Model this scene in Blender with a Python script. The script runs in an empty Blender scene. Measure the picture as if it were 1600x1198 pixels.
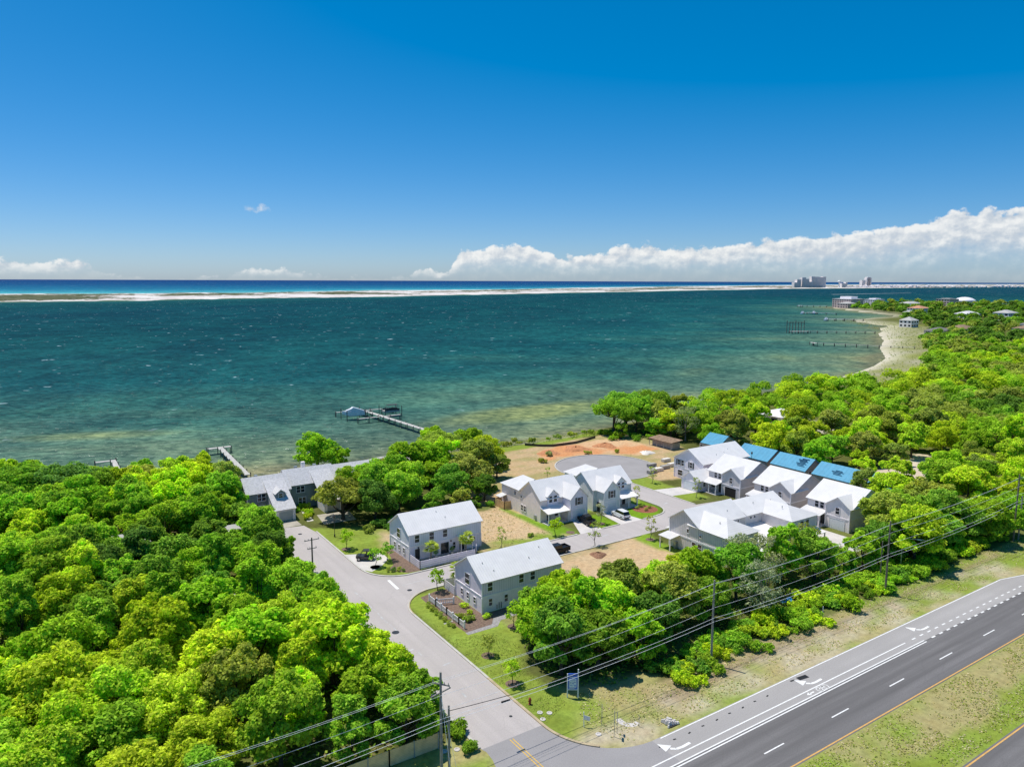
import bpy, math, random
import numpy as np
from mathutils import Vector, Matrix, Euler
from mathutils.geometry import tessellate_polygon

S = bpy.context.scene
C = S.collection
R = math.radians
random.seed(7)
rng = np.random.default_rng(7)

# The place is laid out on its own street grid: +X runs along the highway, +Y runs from the highway towards the
# sound, metres, z up. The drone hangs 51 m above the origin.
YAW = R(33.5)

# ------------------------------------------------------------------ camera
cam_d = bpy.data.cameras.new('camera')
cam = bpy.data.objects.new('camera', cam_d)
C.objects.link(cam)
S.camera = cam
cam_d.sensor_width = 36
cam_d.lens = 25.875
cam_d.clip_start = 1
cam_d.clip_end = 200000
PITCH = math.atan((599 - 438.5) / 1150)
cam.matrix_world = (Matrix.Translation((0, 0, 51)) @ Matrix.Rotation(-YAW, 4, 'Z')
                    @ Matrix.Rotation(R(90) - PITCH, 4, 'X') @ Matrix.Rotation(R(0.197), 4, 'Z'))
FWD = Vector((math.sin(YAW), math.cos(YAW)))
RGT = Vector((math.cos(YAW), -math.sin(YAW)))

# ------------------------------------------------------------------ light
SUN_EL = R(69)
SUN_AZ = R(115)                       # direction to the sun, from +X
S.view_settings.view_transform = 'Standard'
S.view_settings.look = 'None'
S.view_settings.exposure = 0.32
S.view_settings.gamma = 1.0
S.cycles.diffuse_bounces = 8
S.cycles.max_bounces = 16
S.view_settings.use_curve_mapping = False
sd = bpy.data.lights.new('sun', 'SUN')
sd.energy = 3.55
sd.angle = R(0.5)
sd.color = (1.0, 0.96, 0.88)
so = bpy.data.objects.new('sun', sd)
C.objects.link(so)
to_sun = Vector((math.cos(SUN_AZ) * math.cos(SUN_EL), math.sin(SUN_AZ) * math.cos(SUN_EL), math.sin(SUN_EL)))
so.rotation_euler = to_sun.to_track_quat('Z', 'Y').to_euler()
so.location = (0, 0, 120)


class NT:
    """short hand for building node trees"""
    def __init__(self, tree):
        self.t = tree
        tree.nodes.clear()

    def n(self, kind, **kw):
        nd = self.t.nodes.new(kind)
        for k, v in kw.items():
            setattr(nd, k, v)
        return nd

    def put(self, sock, v):
        if isinstance(v, bpy.types.NodeSocket):
            self.t.links.new(v, sock)
        elif v is not None:
            if sock.type == 'RGBA' and hasattr(v, '__len__') and len(v) == 3:
                v = (*v, 1)
            sock.default_value = v

    def m(self, op, a, b=None, c=None, clamp=False):
        nd = self.n('ShaderNodeMath', operation=op, use_clamp=clamp)
        for i, x in enumerate((a, b, c)):
            if x is not None:
                self.put(nd.inputs[i], x)
        return nd.outputs[0]

    def v(self, op, a, b=None):
        nd = self.n('ShaderNodeVectorMath', operation=op)
        self.put(nd.inputs[0], a)
        if b is not None:
            self.put(nd.inputs[3] if op == 'SCALE' else nd.inputs[1], b)
        return nd.outputs['Value'] if op in ('DOT_PRODUCT', 'LENGTH') else nd.outputs[0]

    def xyz(self, x, y, z=0.0):
        nd = self.n('ShaderNodeCombineXYZ')
        for i, q in enumerate((x, y, z)):
            self.put(nd.inputs[i], q)
        return nd.outputs[0]

    def sep(self, a):
        nd = self.n('ShaderNodeSeparateXYZ')
        self.put(nd.inputs[0], a)
        return nd.outputs

    def noise(self, vec, scale, detail=3, rough=.55, dist=0.0):
        nd = self.n('ShaderNodeTexNoise')
        self.put(nd.inputs['Vector'], vec)
        nd.inputs['Scale'].default_value = scale
        nd.inputs['Detail'].default_value = detail
        nd.inputs['Roughness'].default_value = rough
        nd.inputs['Distortion'].default_value = dist
        return nd.outputs[0]

    def step(self, x, a, b, lo=0.0, hi=1.0):
        nd = self.n('ShaderNodeMapRange', interpolation_type='SMOOTHSTEP')
        for i, q in enumerate((x, a, b, lo, hi)):
            self.put(nd.inputs[i], q)
        return nd.outputs[0]

    def lin(self, x, a, b, lo=0.0, hi=1.0):
        nd = self.n('ShaderNodeMapRange')
        for i, q in enumerate((x, a, b, lo, hi)):
            self.put(nd.inputs[i], q)
        return nd.outputs[0]

    def mix(self, f, a, b, mode='MIX'):
        nd = self.n('ShaderNodeMix', data_type='RGBA', blend_type=mode)
        self.put(nd.inputs[0], f)
        self.put(nd.inputs[6], a)
        self.put(nd.inputs[7], b)
        return nd.outputs[2]

    def ramp(self, x, stops):
        nd = self.n('ShaderNodeValToRGB')
        el = nd.color_ramp.elements
        while len(el) > 1:
            el.remove(el[-1])
        el[0].position = stops[0][0]
        el[0].color = (*stops[0][1], 1)
        for p, c in stops[1:]:
            e = el.new(p)
            e.color = (*c, 1)
        self.put(nd.inputs[0], x)
        return nd.outputs[0]


# ------------------------------------------------------------------ sky
W = bpy.data.worlds.new('World')
S.world = W
W.use_nodes = True
k = NT(W.node_tree)
sky = k.n('ShaderNodeTexSky', sky_type='NISHITA')
sky.sun_disc = False
sky.sun_elevation = SUN_EL
sky.sun_rotation = R(90) - SUN_AZ
sky.altitude = 0
sky.air_density = 0.7
sky.dust_density = 0.6
sky.ozone_density = 10.0
skyc = k.n('ShaderNodeHueSaturation')
skyc.inputs['Saturation'].default_value = 1.315
skyc.inputs['Value'].default_value = 1.07
k.put(skyc.inputs['Color'], sky.outputs[0])
gam = k.n('ShaderNodeGamma')
gam.inputs['Gamma'].default_value = 0.8
k.put(gam.inputs[0], skyc.outputs[0])
d = k.n('ShaderNodeTexCoord').outputs['Generated']
dx = k.v('DOT_PRODUCT', d, (RGT.x, RGT.y, 0))
dy = k.v('DOT_PRODUCT', d, (FWD.x, FWD.y, 0))
dz = k.sep(d)[2]
az = k.m('MULTIPLY', k.m('ARCTAN2', dx, dy), 57.29578)          # degrees right of straight ahead
el = k.m('MULTIPLY', k.m('ARCSINE', dz), 57.29578)              # degrees above the horizon
q = k.xyz(az, k.m('MULTIPLY', el, 1.25), 0.0)
# height of the cloud tops along the horizon (degrees), a long bank of cumulus that climbs to the right
fc = k.n('ShaderNodeFloatCurve')
cm = fc.mapping
pts = [(-90, .1), (-36, 1.25), (-30, 1.3), (-28, .2), (-21.5, .1), (-20.3, .75), (-17, .8), (-14.5, .3), (-8, .25), (-7, 1.25), (-6, .4),
       (-5.5, .3), (-4.7, 1.2), (-3.2, 2.7), (0, 2.95), (2.5, 2.8), (4.3, 2.1), (6, 2.2), (8.0, 2.75), (10, 3.0), (13, 2.75), (16, 3.0), (18.5, 3.3),
       (21, 3.2), (23, 3.4), (26, 3.9), (29, 4.6), (31.5, 5.2), (33.5, 5.0), (36, 5.3), (50, 5.0), (90, .6)]
while len(cm.curves[0].points) < len(pts):
    cm.curves[0].points.new(.5, .5)
for p_, (a_, t_) in zip(cm.curves[0].points, pts):
    p_.location = ((a_ + 90) / 180, t_ / 8)
    p_.handle_type = 'AUTO_CLAMPED'
cm.update()
k.put(fc.inputs['Value'], k.m('DIVIDE', k.m('ADD', az, 90), 180))
top = k.m('MULTIPLY', fc.outputs[0], 8)
big = k.noise(q, 0.42, 6, .58)
fine = k.noise(q, 1.1, 7, .55)
lump = k.m('ADD', k.m('MULTIPLY', k.m('SUBTRACT', big, .5), 2.1), k.m('MULTIPLY', k.m('SUBTRACT', fine, .5), 1.3))
body = k.m('ADD', k.m('SUBTRACT', k.m('MULTIPLY', top, .90), el), lump)
mask = k.step(body, -.05, .24)
base_fade = k.step(k.m('ADD', el, k.m('MULTIPLY', lump, .5)), k.m('ADD', k.m('MULTIPLY', top, .13), .1), k.m('ADD', k.m('MULTIPLY', top, .55), .45))
mask = k.m('MULTIPLY', mask, k.m('ADD', k.m('MULTIPLY', base_fade, .80), .13))
wide = k.step(top, .5, 1.6)
mask = k.m('MULTIPLY', mask, k.m('ADD', k.m('MULTIPLY', wide, .32), .66))
# one scrap of cloud on its own, high on the left
sx = k.m('DIVIDE', k.m('SUBTRACT', az, -18.6), 1.0)
sy = k.m('DIVIDE', k.m('SUBTRACT', el, 5.05), .38)
blob = k.m('SUBTRACT', 1, k.m('ADD', k.m('MULTIPLY', sx, sx), k.m('MULTIPLY', sy, sy)))
scrap = k.m('MULTIPLY', k.step(k.m('ADD', blob, k.m('MULTIPLY', k.m('SUBTRACT', fine, .5), 5.0)), .2, 1.6), .6)
mask = k.m('MAXIMUM', mask, scrap)
# sunlight painted into the cloud colour: billows paler on their upper left
q2 = k.v('ADD', q, (-.22, .42, 0))
fine2 = k.noise(q2, 1.1, 7, .55)
big2 = k.noise(q2, 0.42, 6, .58)
lit = k.m('ADD', k.m('MULTIPLY', k.m('SUBTRACT', fine, fine2), .75), k.m('MULTIPLY', k.m('SUBTRACT', big, big2), 2.4))
rim = k.step(body, .1, 1.7, .20, 0.0)
shade = k.m('ADD', k.m('ADD', k.m('MULTIPLY', lit, .9), rim), .60)
cl = k.ramp(shade, [(0.15, (2.5, 3.1, 3.9)), (.58, (3.6, 3.9, 4.25)), (.95, (5.5, 5.5, 5.4))])
col = k.mix(mask, gam.outputs[0], cl)
bg = k.n('ShaderNodeBackground')
bg.inputs['Strength'].default_value = 0.134
k.put(bg.inputs[0], col)
k.t.links.new(bg.outputs[0], k.n('ShaderNodeOutputWorld').inputs[0])

# ------------------------------------------------------------------ materials
MATS = {}


def new_mat(name):
    m = bpy.data.materials.new(name)
    m.use_nodes = True
    MATS[name] = m
    return m, NT(m.node_tree)


def M(name, col, rough=.75, var=.12, scale=1.5, fine=0, line=None, metal=0, spec=.3, axis=0, bump=0):
    """one plain surface: base colour with mottling, optional fine speckle and optional seams or boards along an axis.
    line = (pitch, width share, darkening)"""
    m, t = new_mat(name)
    b = t.n('ShaderNodeBsdfPrincipled')
    pos = t.n('ShaderNodeNewGeometry').outputs['Position']
    nz = t.noise(pos, scale, 4)
    c = t.mix(t.step(nz, .3, .7), [x * (1 - var) for x in col], [min(1, x * (1 + var)) for x in col])
    if fine:
        f = t.noise(pos, fine, 2)
        c = t.mix(t.lin(f, .3, .7, .0, .35), c, [x * .55 for x in col])
    if line:
        x, y, z = t.sep(pos)
        if axis == 'xy':
            s = t.m('ADD', x, y)
        else:
            s = (x, y, z)[axis]
        fr = t.m('FRACT', t.m('DIVIDE', t.m('ADD', s, 20000), line[0]))
        e = t.m('LESS_THAN', fr, line[1])
        c = t.mix(t.m('MULTIPLY', e, line[2]), c, [x_ * .3 for x_ in col])
        bp = t.n('ShaderNodeBump')
        bp.inputs['Distance'].default_value = .03
        bp.inputs['Strength'].default_value = .6
        t.put(bp.inputs['Height'], e)
        t.put(b.inputs['Normal'], bp.outputs[0])
    elif bump:
        bp = t.n('ShaderNodeBump')
        bp.inputs['Distance'].default_value = bump
        t.put(bp.inputs['Height'], t.noise(pos, scale * 6, 4))
        t.put(b.inputs['Normal'], bp.outputs[0])
    t.put(b.inputs['Base Color'], c)
    b.inputs['Roughness'].default_value = rough
    b.inputs['Metallic'].default_value = metal
    b.inputs['Specular IOR Level'].default_value = spec
    t.t.links.new(b.outputs[0], t.n('ShaderNodeOutputMaterial').inputs[0])
    return m


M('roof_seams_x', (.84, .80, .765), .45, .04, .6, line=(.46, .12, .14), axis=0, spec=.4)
M('roof_seams_y', (.69, .665, .645), .45, .04, .6, line=(.46, .12, .14), axis=1, spec=.4)  # same white roof, toned down in colour where its slopes face the sun
M('roof_shingle', (.68, .655, .65), .9, .14, 2.5, fine=9, line=(.3, .12, .15), axis=1)
M('roof_shingle_dark', (.20, .19, .18), .9, .2, 2.5, fine=9)
M('roof_blue', (.06, .30, .46), .5, .08, .8, line=(1.1, .04, .15), axis=1)
M('roof_brown', (.30, .20, .13), .9, .3, 1.2, fine=6)
M('roof_far', (.46, .44, .41), .7, .1, .1)
M('roof_tile', (.55, .27, .16), .8, .15, .2)
M('board_white', (0.898, 0.819, 0.880), .6, .05, .8, line=(.2, .14, .14), axis=2)
M('board_white_batten', (0.898, 0.819, 0.880), .6, .05, .8, line=(.42, .14, .25), axis='xy')
M('fence_white', (0.898, 0.819, 0.880), .6, .05, .8, line=(.36, .2, .5), axis=2)
M('batten_grey', (0.793, 0.701, 0.783), .65, .05, .8, line=(.42, .15, .35), axis='xy')
M('batten_blue', (0.771, 0.753, 0.812), .65, .05, .8, line=(.42, .15, .22), axis='xy')
M('batten_mid', (0.700, 0.639, 0.610), .65, .06, .8, line=(.45, .16, .4), axis='xy')
M('lap_cream', (0.877, 0.767, 0.721), .65, .05, .8, line=(.2, .14, .14), axis=2)
M('lap_pale_blue', (0.755, 0.777, 0.783), .65, .05, .8, line=(.2, .14, .14), axis=2)
M('lap_grey', (0.632, 0.590, 0.587), .65, .05, .8, line=(.2, .14, .2), axis=2)
M('lap_taupe', (0.653, 0.580, 0.556), .65, .05, .8, line=(.2, .14, .2), axis=2)
M('lap_silver', (0.836, 0.767, 0.752), .65, .05, .8, line=(.2, .14, .14), axis=2)
M('lap_slate', (.25, .28, .27), .7, .08, .8, line=(.2, .14, .2), axis=2)
M('tower_bands', (.42, .41, .42), .5)
M('wrap_tan', (.44, .37, .31), .8, .12, .7, line=(1.2, .03, .3), axis=2)
M('trim_white', (0.877, 0.826, 0.834), .5, .03)
M('garage_grey', (.40, .42, .41), .6, .04, 1, line=(.52, .06, .3), axis=2)
M('garage_white', (.72, .74, .76), .6, .04, 1, line=(.52, .06, .25), axis=2)
M('door_dark', (.03, .032, .035), .5)
M('shutter_dark', (.07, .075, .08), .6)
M('garage_shade', (.025, .024, .023), .9)  # flat dark colour painted for the shade inside an open garage
M('stucco_pink', (.72, .55, .50), .8, .1, .1)
M('stucco_white', (0.867, 0.787, 0.762), .8, .08, .1)
M('tower_wall', (.86, .78, .74), .8, .06, .02)
M('concrete', (.64, .595, .56), .85, .10, .35, fine=5)
M('concrete_old', (.43, .39, .32), .9, .15, .35, fine=5)
M('kerb_stone', (.56, .53, .47), .85, .12, .6, fine=6)
M('kerb_stained', (.50, .40, .25), .85, .18, .6, fine=6)
M('cul_asphalt', (.35, .325, .315), .9, .07, .25, fine=5)
M('paint_white', (.86, .84, .80), .6, .10, 2.0, fine=7)
M('paint_worn', (.52, .51, .50), .7, .20, 1.2, fine=5)
M('paint_yellow', (.72, .46, .10), .6, .10, 2.0, fine=7)
M('paint_orange', (.70, .40, .12), .6, .12, 2.0, fine=7)
M('mulch', (.20, .135, .10), .95, .3, 3, fine=9)
M('mulch_red', (.30, .11, .065), .95, .3, 3, fine=9)
M('gravel', (.34, .32, .31), .95, .25, 3, fine=9)
M('wood_new', (.66, .44, .22), .8, .15, 1.5, line=(.15, .12, .4), axis='xy')
M('wood_rail', (.80, .56, .30), .8, .12, 1.2, line=(.19, .10, .45), axis=2)
M('wood_grey', (.40, .37, .33), .85, .18, 1.5, fine=4)
M('wood_dock', (.50, .475, .43), .85, .15, 1.0, line=(.35, .1, .2), axis=1)
M('wood_pole', (.21, .175, .14), .9, .2, 2.0, fine=8)
M('wood_pole_grey', (.30, .28, .25), .9, .2, 2.0, fine=8)
M('bark', (.085, .066, .048), .95, .3, 3)
M('bark_grey', (.24, .21, .18), .95, .25, 3)
M('metal_dark', (.035, .035, .037), .45, spec=.5)
M('metal_grey', (.42, .43, .44), .4, metal=.6)
M('wire_pale', (.95, .94, .92), .5)
M('wire_black', (.02, .02, .02), .6)
M('white_plain', (.78, .78, .78), .5, .04)
M('car_black', (.016, .017, .020), .3, .05, spec=.22)
M('car_white', (.74, .75, .76), .25, .03, spec=.6)
M('car_charcoal', (.045, .045, .047), .3, .05, spec=.6)
M('tyre', (.018, .018, .018), .9)
M('rim', (.45, .45, .46), .35, metal=.7)
M('roof_blue_dark', (.02, .09, .17), .6)
M('lamp_red', (.40, .02, .02), .3)
M('lamp_clear', (.75, .75, .72), .2)
M('sign_blue', (.05, .15, .62), .5)
M('sign_pale', (.62, .70, .80), .5)
M('hydrant_red', (.30, .05, .03), .5)
M('tarp_blue', (.05, .38, .75), .5)
M('plastic_orange', (.70, .20, .06), .5)
M('boat_white', (.72, .73, .76), .45, .12, 1.5)
M('canvas_dark', (.05, .05, .055), .8)
M('terracotta', (.62, .60, .56), .8)
M('debris_red', (.42, .17, .10), .9, .3, 2)
M('foam', (.75, .78, .78), .8)


def glass_mat(name, col=(.022, .027, .033), rough=.08):
    m, t = new_mat(name)
    b = t.n('ShaderNodeBsdfPrincipled')
    t.put(b.inputs['Base Color'], col)
    b.inputs['Roughness'].default_value = rough
    b.inputs['Specular IOR Level'].default_value = .6
    t.t.links.new(b.outputs[0], t.n('ShaderNodeOutputMaterial').inputs[0])


glass_mat('glass')
glass_mat('car_glass', (.012, .013, .015))


def road_mat(name, col, streak, crack=.0, patch=.12):
    """asphalt: broad patches, wheel tracks along the road, fine grain"""
    m, t = new_mat(name)
    b = t.n('ShaderNodeBsdfPrincipled')
    pos = t.n('ShaderNodeNewGeometry').outputs['Position']
    st = t.noise(t.v('MULTIPLY', pos, streak), 1.0, 4, .6)
    pa = t.noise(pos, .12, 4, .6)
    gr = t.noise(pos, 7.0, 3, .7)
    c = t.mix(t.step(st, .25, .75), [x * (1 - patch) for x in col], [x * (1 + patch) for x in col])
    c = t.mix(t.lin(pa, .3, .7, 0, .6), c, [x * .84 for x in col])
    c = t.mix(t.lin(gr, .35, .65, 0, .45), c, [x * .62 for x in col])
    if crack:
        vo = t.n('ShaderNodeTexVoronoi', feature='DISTANCE_TO_EDGE')
        vo.inputs['Scale'].default_value = .22
        t.put(vo.inputs['Vector'], t.v('ADD', pos, t.xyz(t.m('MULTIPLY', st, 2.), t.m('MULTIPLY', pa, 5.), 0)))
        c = t.mix(t.m('MULTIPLY', t.m('LESS_THAN', vo.outputs[0], .012), crack), c, [x * .55 for x in col])
    t.put(b.inputs['Base Color'], c)
    b.inputs['Roughness'].default_value = .9
    b.inputs['Specular IOR Level'].default_value = .15
    t.t.links.new(b.outputs[0], t.n('ShaderNodeOutputMaterial').inputs[0])


road_mat('asphalt_dark', (.182, .172, .168), (.02, .75, 1), .12, .30)
road_mat('asphalt_lane', (.415, .39, .37), (.02, .6, 1), .06, .09)
road_mat('asphalt_junction', (.35, .33, .325), (.2, .3, 1), .0, .07)
road_mat('street_pale', (.51, .46, .435), (.7, .03, 1), .14, .09)


# ------------------------------------------------------------------ mesh helpers
ORIGIN = {}


class MB:
    """collects faces in metres and links them as one mesh object"""
    def __init__(self):
        self.v, self.f, self.m = [], [], []

    def poly(self, pts, m=0):
        i = len(self.v)
        self.v += [tuple(p) for p in pts]
        self.f.append(tuple(range(i, i + len(pts))))
        self.m.append(m)
        return self

    def hexa(self, p, m=0):
        i = len(self.v)
        self.v += [tuple(a) for a in p]
        for f in ((3, 2, 1, 0), (4, 5, 6, 7), (0, 1, 5, 4), (1, 2, 6, 5), (2, 3, 7, 6), (3, 0, 4, 7)):
            self.f.append(tuple(i + j for j in f))
            self.m.append(m)
        return self

    def box(self, x0, y0, z0, x1, y1, z1, m=0):
        return self.hexa([(x0, y0, z0), (x1, y0, z0), (x1, y1, z0), (x0, y1, z0),
                          (x0, y0, z1), (x1, y0, z1), (x1, y1, z1), (x0, y1, z1)], m)

    def prism(self, pts, z0, z1, m=0):
        n = len(pts)
        i = len(self.v)
        self.v += [(p[0], p[1], z0) for p in pts] + [(p[0], p[1], z1) for p in pts]
        self.f.append(tuple(i + n + j for j in range(n)))
        self.f.append(tuple(i + n - 1 - j for j in range(n)))
        for j in range(n):
            a, b = j, (j + 1) % n
            self.f.append((i + a, i + b, i + n + b, i + n + a))
        self.m += [m] * (n + 2)
        return self

    def slab(self, pts, th=.14, m=0):
        """a thick sheet under the given top outline (planar, counter-clockwise from outside)"""
        P = [Vector(p) for p in pts]
        nrm = (P[1] - P[0]).cross(P[-1] - P[0]).normalized()
        Q = [p - nrm * th for p in P]
        n = len(P)
        i = len(self.v)
        self.v += [tuple(p) for p in P] + [tuple(p) for p in Q]
        self.f.append(tuple(i + j for j in range(n)))
        self.f.append(tuple(i + n + n - 1 - j for j in range(n)))
        for j in range(n):
            a, b = j, (j + 1) % n
            self.f.append((i + b, i + a, i + n + a, i + n + b))
        self.m += [m] * (n + 2)
        return self

    def tube(self, pts, r, n=6, m=0, caps=True):
        P = [Vector(p) for p in pts]
        rs = r if hasattr(r, '__len__') else [r] * len(P)
        i0 = len(self.v)
        for a, p in enumerate(P):
            t = (P[min(a + 1, len(P) - 1)] - P[max(a - 1, 0)]).normalized()
            x = t.cross(Vector((0, 0, 1)))
            if x.length < 1e-3:
                x = Vector((1, 0, 0))
            x.normalize()
            y = t.cross(x)
            for j in range(n):
                w = 2 * math.pi * j / n
                self.v.append(tuple(p + (x * math.cos(w) + y * math.sin(w)) * rs[a]))
        for a in range(len(P) - 1):
            for j in range(n):
                b, c = i0 + a * n + j, i0 + a * n + (j + 1) % n
                self.f.append((b, c, c + n, b + n))
                self.m.append(m)
        if caps:
            self.f.append(tuple(i0 + j for j in reversed(range(n))))
            e = i0 + (len(P) - 1) * n
            self.f.append(tuple(e + j for j in range(n)))
            self.m += [m, m]
        return self

    def rev(self, prof, n=12, c=(0, 0, 0), m=0):
        """turned shape: prof = [(radius, height), ...]"""
        i0 = len(self.v)
        for r, h in prof:
            for j in range(n):
                w = 2 * math.pi * j / n
                self.v.append((c[0] + r * math.cos(w), c[1] + r * math.sin(w), c[2] + h))
        for a in range(len(prof) - 1):
            for j in range(n):
                b, e = i0 + a * n + j, i0 + a * n + (j + 1) % n
                self.f.append((b, e, e + n, b + n))
                self.m.append(m)
        self.f.append(tuple(i0 + j for j in reversed(range(n))))
        e = i0 + (len(prof) - 1) * n
        self.f.append(tuple(e + j for j in range(n)))
        self.m += [m, m]
        return self

    def each(self, name, mat, parent, local=False):
        """link every box collected so far as a mesh of its own"""
        for i in range(0, len(self.v), 8):
            b_ = MB()
            b_.hexa(self.v[i:i + 8])
            b_.build(name, mat, parent, local=local)

    def build(self, name, mats, parent=None, at=None, smooth=False, local=False):
        """mats: one name or several; parent: the thing (or part) it belongs to; at: base point of a top-level mesh"""
        if isinstance(mats, str):
            mats = [mats]
        off = Vector((0, 0, 0))
        if parent is not None and not local:
            off = ORIGIN.get(parent.name, Vector((0, 0, 0)))
        elif at is not None:
            off = Vector(at)
        me = bpy.data.meshes.new(name)
        me.from_pydata([tuple(Vector(v) - off) if not local else v for v in self.v], [], self.f)
        for a in mats:
            me.materials.append(MATS[a])
        if len(mats) > 1:
            me.polygons.foreach_set('material_index', self.m)
        if smooth:
            me.polygons.foreach_set('use_smooth', [True] * len(me.polygons))
        me.update()
        o = bpy.data.objects.new(name, me)
        C.objects.link(o)
        if parent is not None:
            o.parent = parent
            ORIGIN[o.name] = off
        else:
            o.location = off if not local else (at or (0, 0, 0))
            ORIGIN[o.name] = off
        return o


def tag(o, label=None, cat=None, group=None, kind=None):
    if label:
        o['label'] = label
    if cat:
        o['category'] = cat
    if group:
        o['group'] = group
    if kind:
        o['kind'] = kind
    return o


def thing(name, label, cat, loc, rz=0, group=None):
    o = bpy.data.objects.new(name, None)
    o.empty_display_size = .5
    C.objects.link(o)
    o.location = loc
    o.rotation_euler = (0, 0, rz)
    ORIGIN[o.name] = Vector(loc)
    return tag(o, label, cat, group)


KIDS = {}


def copy_tree(o, parent=None):
    c = o.copy()
    C.objects.link(c)
    if parent is not None:
        c.parent = parent
    for ch in list(o.children):
        copy_tree(ch, c)
    return c


def sheet(name, pts, z, mat, kind='structure'):
    """a flat surface lying on the ground"""
    tri = tessellate_polygon([[Vector((p[0], p[1], 0)) for p in pts]])
    me = bpy.data.meshes.new(name)
    area = sum(pts[i][0] * pts[(i + 1) % len(pts)][1] - pts[(i + 1) % len(pts)][0] * pts[i][1] for i in range(len(pts)))
    fs = []
    for t in tri:
        a, b, c = (Vector((pts[i][0], pts[i][1], 0)) for i in t)
        fs.append(tuple(t) if (b - a).cross(c - a).z > 0 else tuple(reversed(t)))
    me.from_pydata([(p[0], p[1], z) for p in pts], [], fs)
    me.materials.append(MATS[mat])
    o = bpy.data.objects.new(name, me)
    C.objects.link(o)
    o['kind'] = kind
    return o


def arc(cx, cy, r, a0, a1, n=10):
    return [(cx + r * math.cos(R(a0 + (a1 - a0) * i / n)), cy + r * math.sin(R(a0 + (a1 - a0) * i / n))) for i in range(n + 1)]


def ribbon(mb, pts, w, z0, z1, m=0):
    """a raised strip of width w along a polyline"""
    P = [Vector((p[0], p[1])) for p in pts]
    L, Rr = [], []
    for i, p in enumerate(P):
        t = (P[min(i + 1, len(P) - 1)] - P[max(i - 1, 0)]).normalized()
        n = Vector((-t.y, t.x))
        L.append(p + n * w / 2)
        Rr.append(p - n * w / 2)
    for i in range(len(P) - 1):
        a, b, c, e = Rr[i], Rr[i + 1], L[i + 1], L[i]
        mb.hexa([(a.x, a.y, z0), (b.x, b.y, z0), (c.x, c.y, z0), (e.x, e.y, z0),
                 (a.x, a.y, z1), (b.x, b.y, z1), (c.x, c.y, z1), (e.x, e.y, z1)], m)


def numpy_mesh(name, verts, faces, mat, smooth=False):
    """verts (n,3), faces (m,k) arrays"""
    me = bpy.data.meshes.new(name)
    verts = np.asarray(verts, dtype=np.float32)
    faces = np.asarray(faces, dtype=np.int32)
    me.vertices.add(len(verts))
    me.vertices.foreach_set('co', verts.ravel())
    n, kk = faces.shape
    me.loops.add(n * kk)
    me.loops.foreach_set('vertex_index', faces.ravel())
    me.polygons.add(n)
    me.polygons.foreach_set('loop_start', np.arange(0, n * kk, kk, dtype=np.int32))
    me.polygons.foreach_set('loop_total', np.full(n, kk, dtype=np.int32))
    if smooth:
        me.polygons.foreach_set('use_smooth', np.ones(n, dtype=bool))
    me.materials.append(MATS[mat])
    me.update(calc_edges=True)
    return me


def attr_col(me, name, rgb):
    a = me.attributes.new(name, 'FLOAT_COLOR', 'POINT')
    a.data.foreach_set('color', np.concatenate([rgb, np.ones((len(rgb), 1))], 1).astype(np.float32).ravel())


def attr_f(me, name, val):
    a = me.attributes.new(name, 'FLOAT', 'POINT')
    a.data.foreach_set('value', np.asarray(val, dtype=np.float32))


def vnoise(x, y, seed=0):
    """smooth value noise, 0..1"""
    g = np.random.default_rng(seed).random((256, 256))
    xi, yi = np.floor(x).astype(int), np.floor(y).astype(int)
    fx, fy = x - xi, y - yi
    fx, fy = fx * fx * (3 - 2 * fx), fy * fy * (3 - 2 * fy)
    g00, g10 = g[xi % 256, yi % 256], g[(xi + 1) % 256, yi % 256]
    g01, g11 = g[xi % 256, (yi + 1) % 256], g[(xi + 1) % 256, (yi + 1) % 256]
    return (g00 * (1 - fx) + g10 * fx) * (1 - fy) + (g01 * (1 - fx) + g11 * fx) * fy


def in_poly(x, y, poly):
    c = np.zeros(np.shape(x), bool)
    n = len(poly)
    for i in range(n):
        (x0, y0), (x1, y1) = poly[i], poly[(i + 1) % n]
        if y0 == y1:
            continue
        cond = ((y0 > y) != (y1 > y)) & (x < (x1 - x0) * (y - y0) / (y1 - y0) + x0)
        c ^= cond
    return c


def dist_line(x, y, line):
    dmin = np.full(np.shape(x), 1e9)
    for (x0, y0), (x1, y1) in zip(line[:-1], line[1:]):
        ex, ey = x1 - x0, y1 - y0
        t = np.clip(((x - x0) * ex + (y - y0) * ey) / (ex * ex + ey * ey), 0, 1)
        dmin = np.minimum(dmin, np.hypot(x - x0 - t * ex, y - y0 - t * ey))
    return dmin


# ------------------------------------------------------------------ ground, shore, water, island
SHORE = [(-4000, 700), (-900, 330), (-300, 245), (-60, 222), (-8, 212), (14, 206), (34, 199), (46, 194), (75, 191), (105, 194.5), (132, 191), (150, 192),
         (165, 196), (190, 201), (225, 207), (300, 221), (389, 239), (440, 256), (492, 278), (560, 322), (640, 365), (732, 425), (760, 436), (812, 470),
         (842, 474), (860, 500), (905, 552), (948, 589), (1010, 600), (1090, 612), (1150, 650), (1180, 700), (1270, 800), (1370, 905), (1400, 925), (1470, 900),
         (1600, 965), (1700, 960), (1850, 880), (2100, 760), (2600, 560), (3200, 100), (3600, -500)]
LAND = SHORE + [(3600, -4000), (-4000, -4000)]


def axis_steps(lo, hi, d0, far_lo, far_hi, growth=1.09):
    a = list(np.arange(lo, hi + d0, d0))
    s = d0
    while a[-1] < far_hi:
        s *= growth
        a.append(a[-1] + s)
    s = d0
    while a[0] > far_lo:
        s *= growth
        a.insert(0, a[0] - s)
    return np.array(a)


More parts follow.
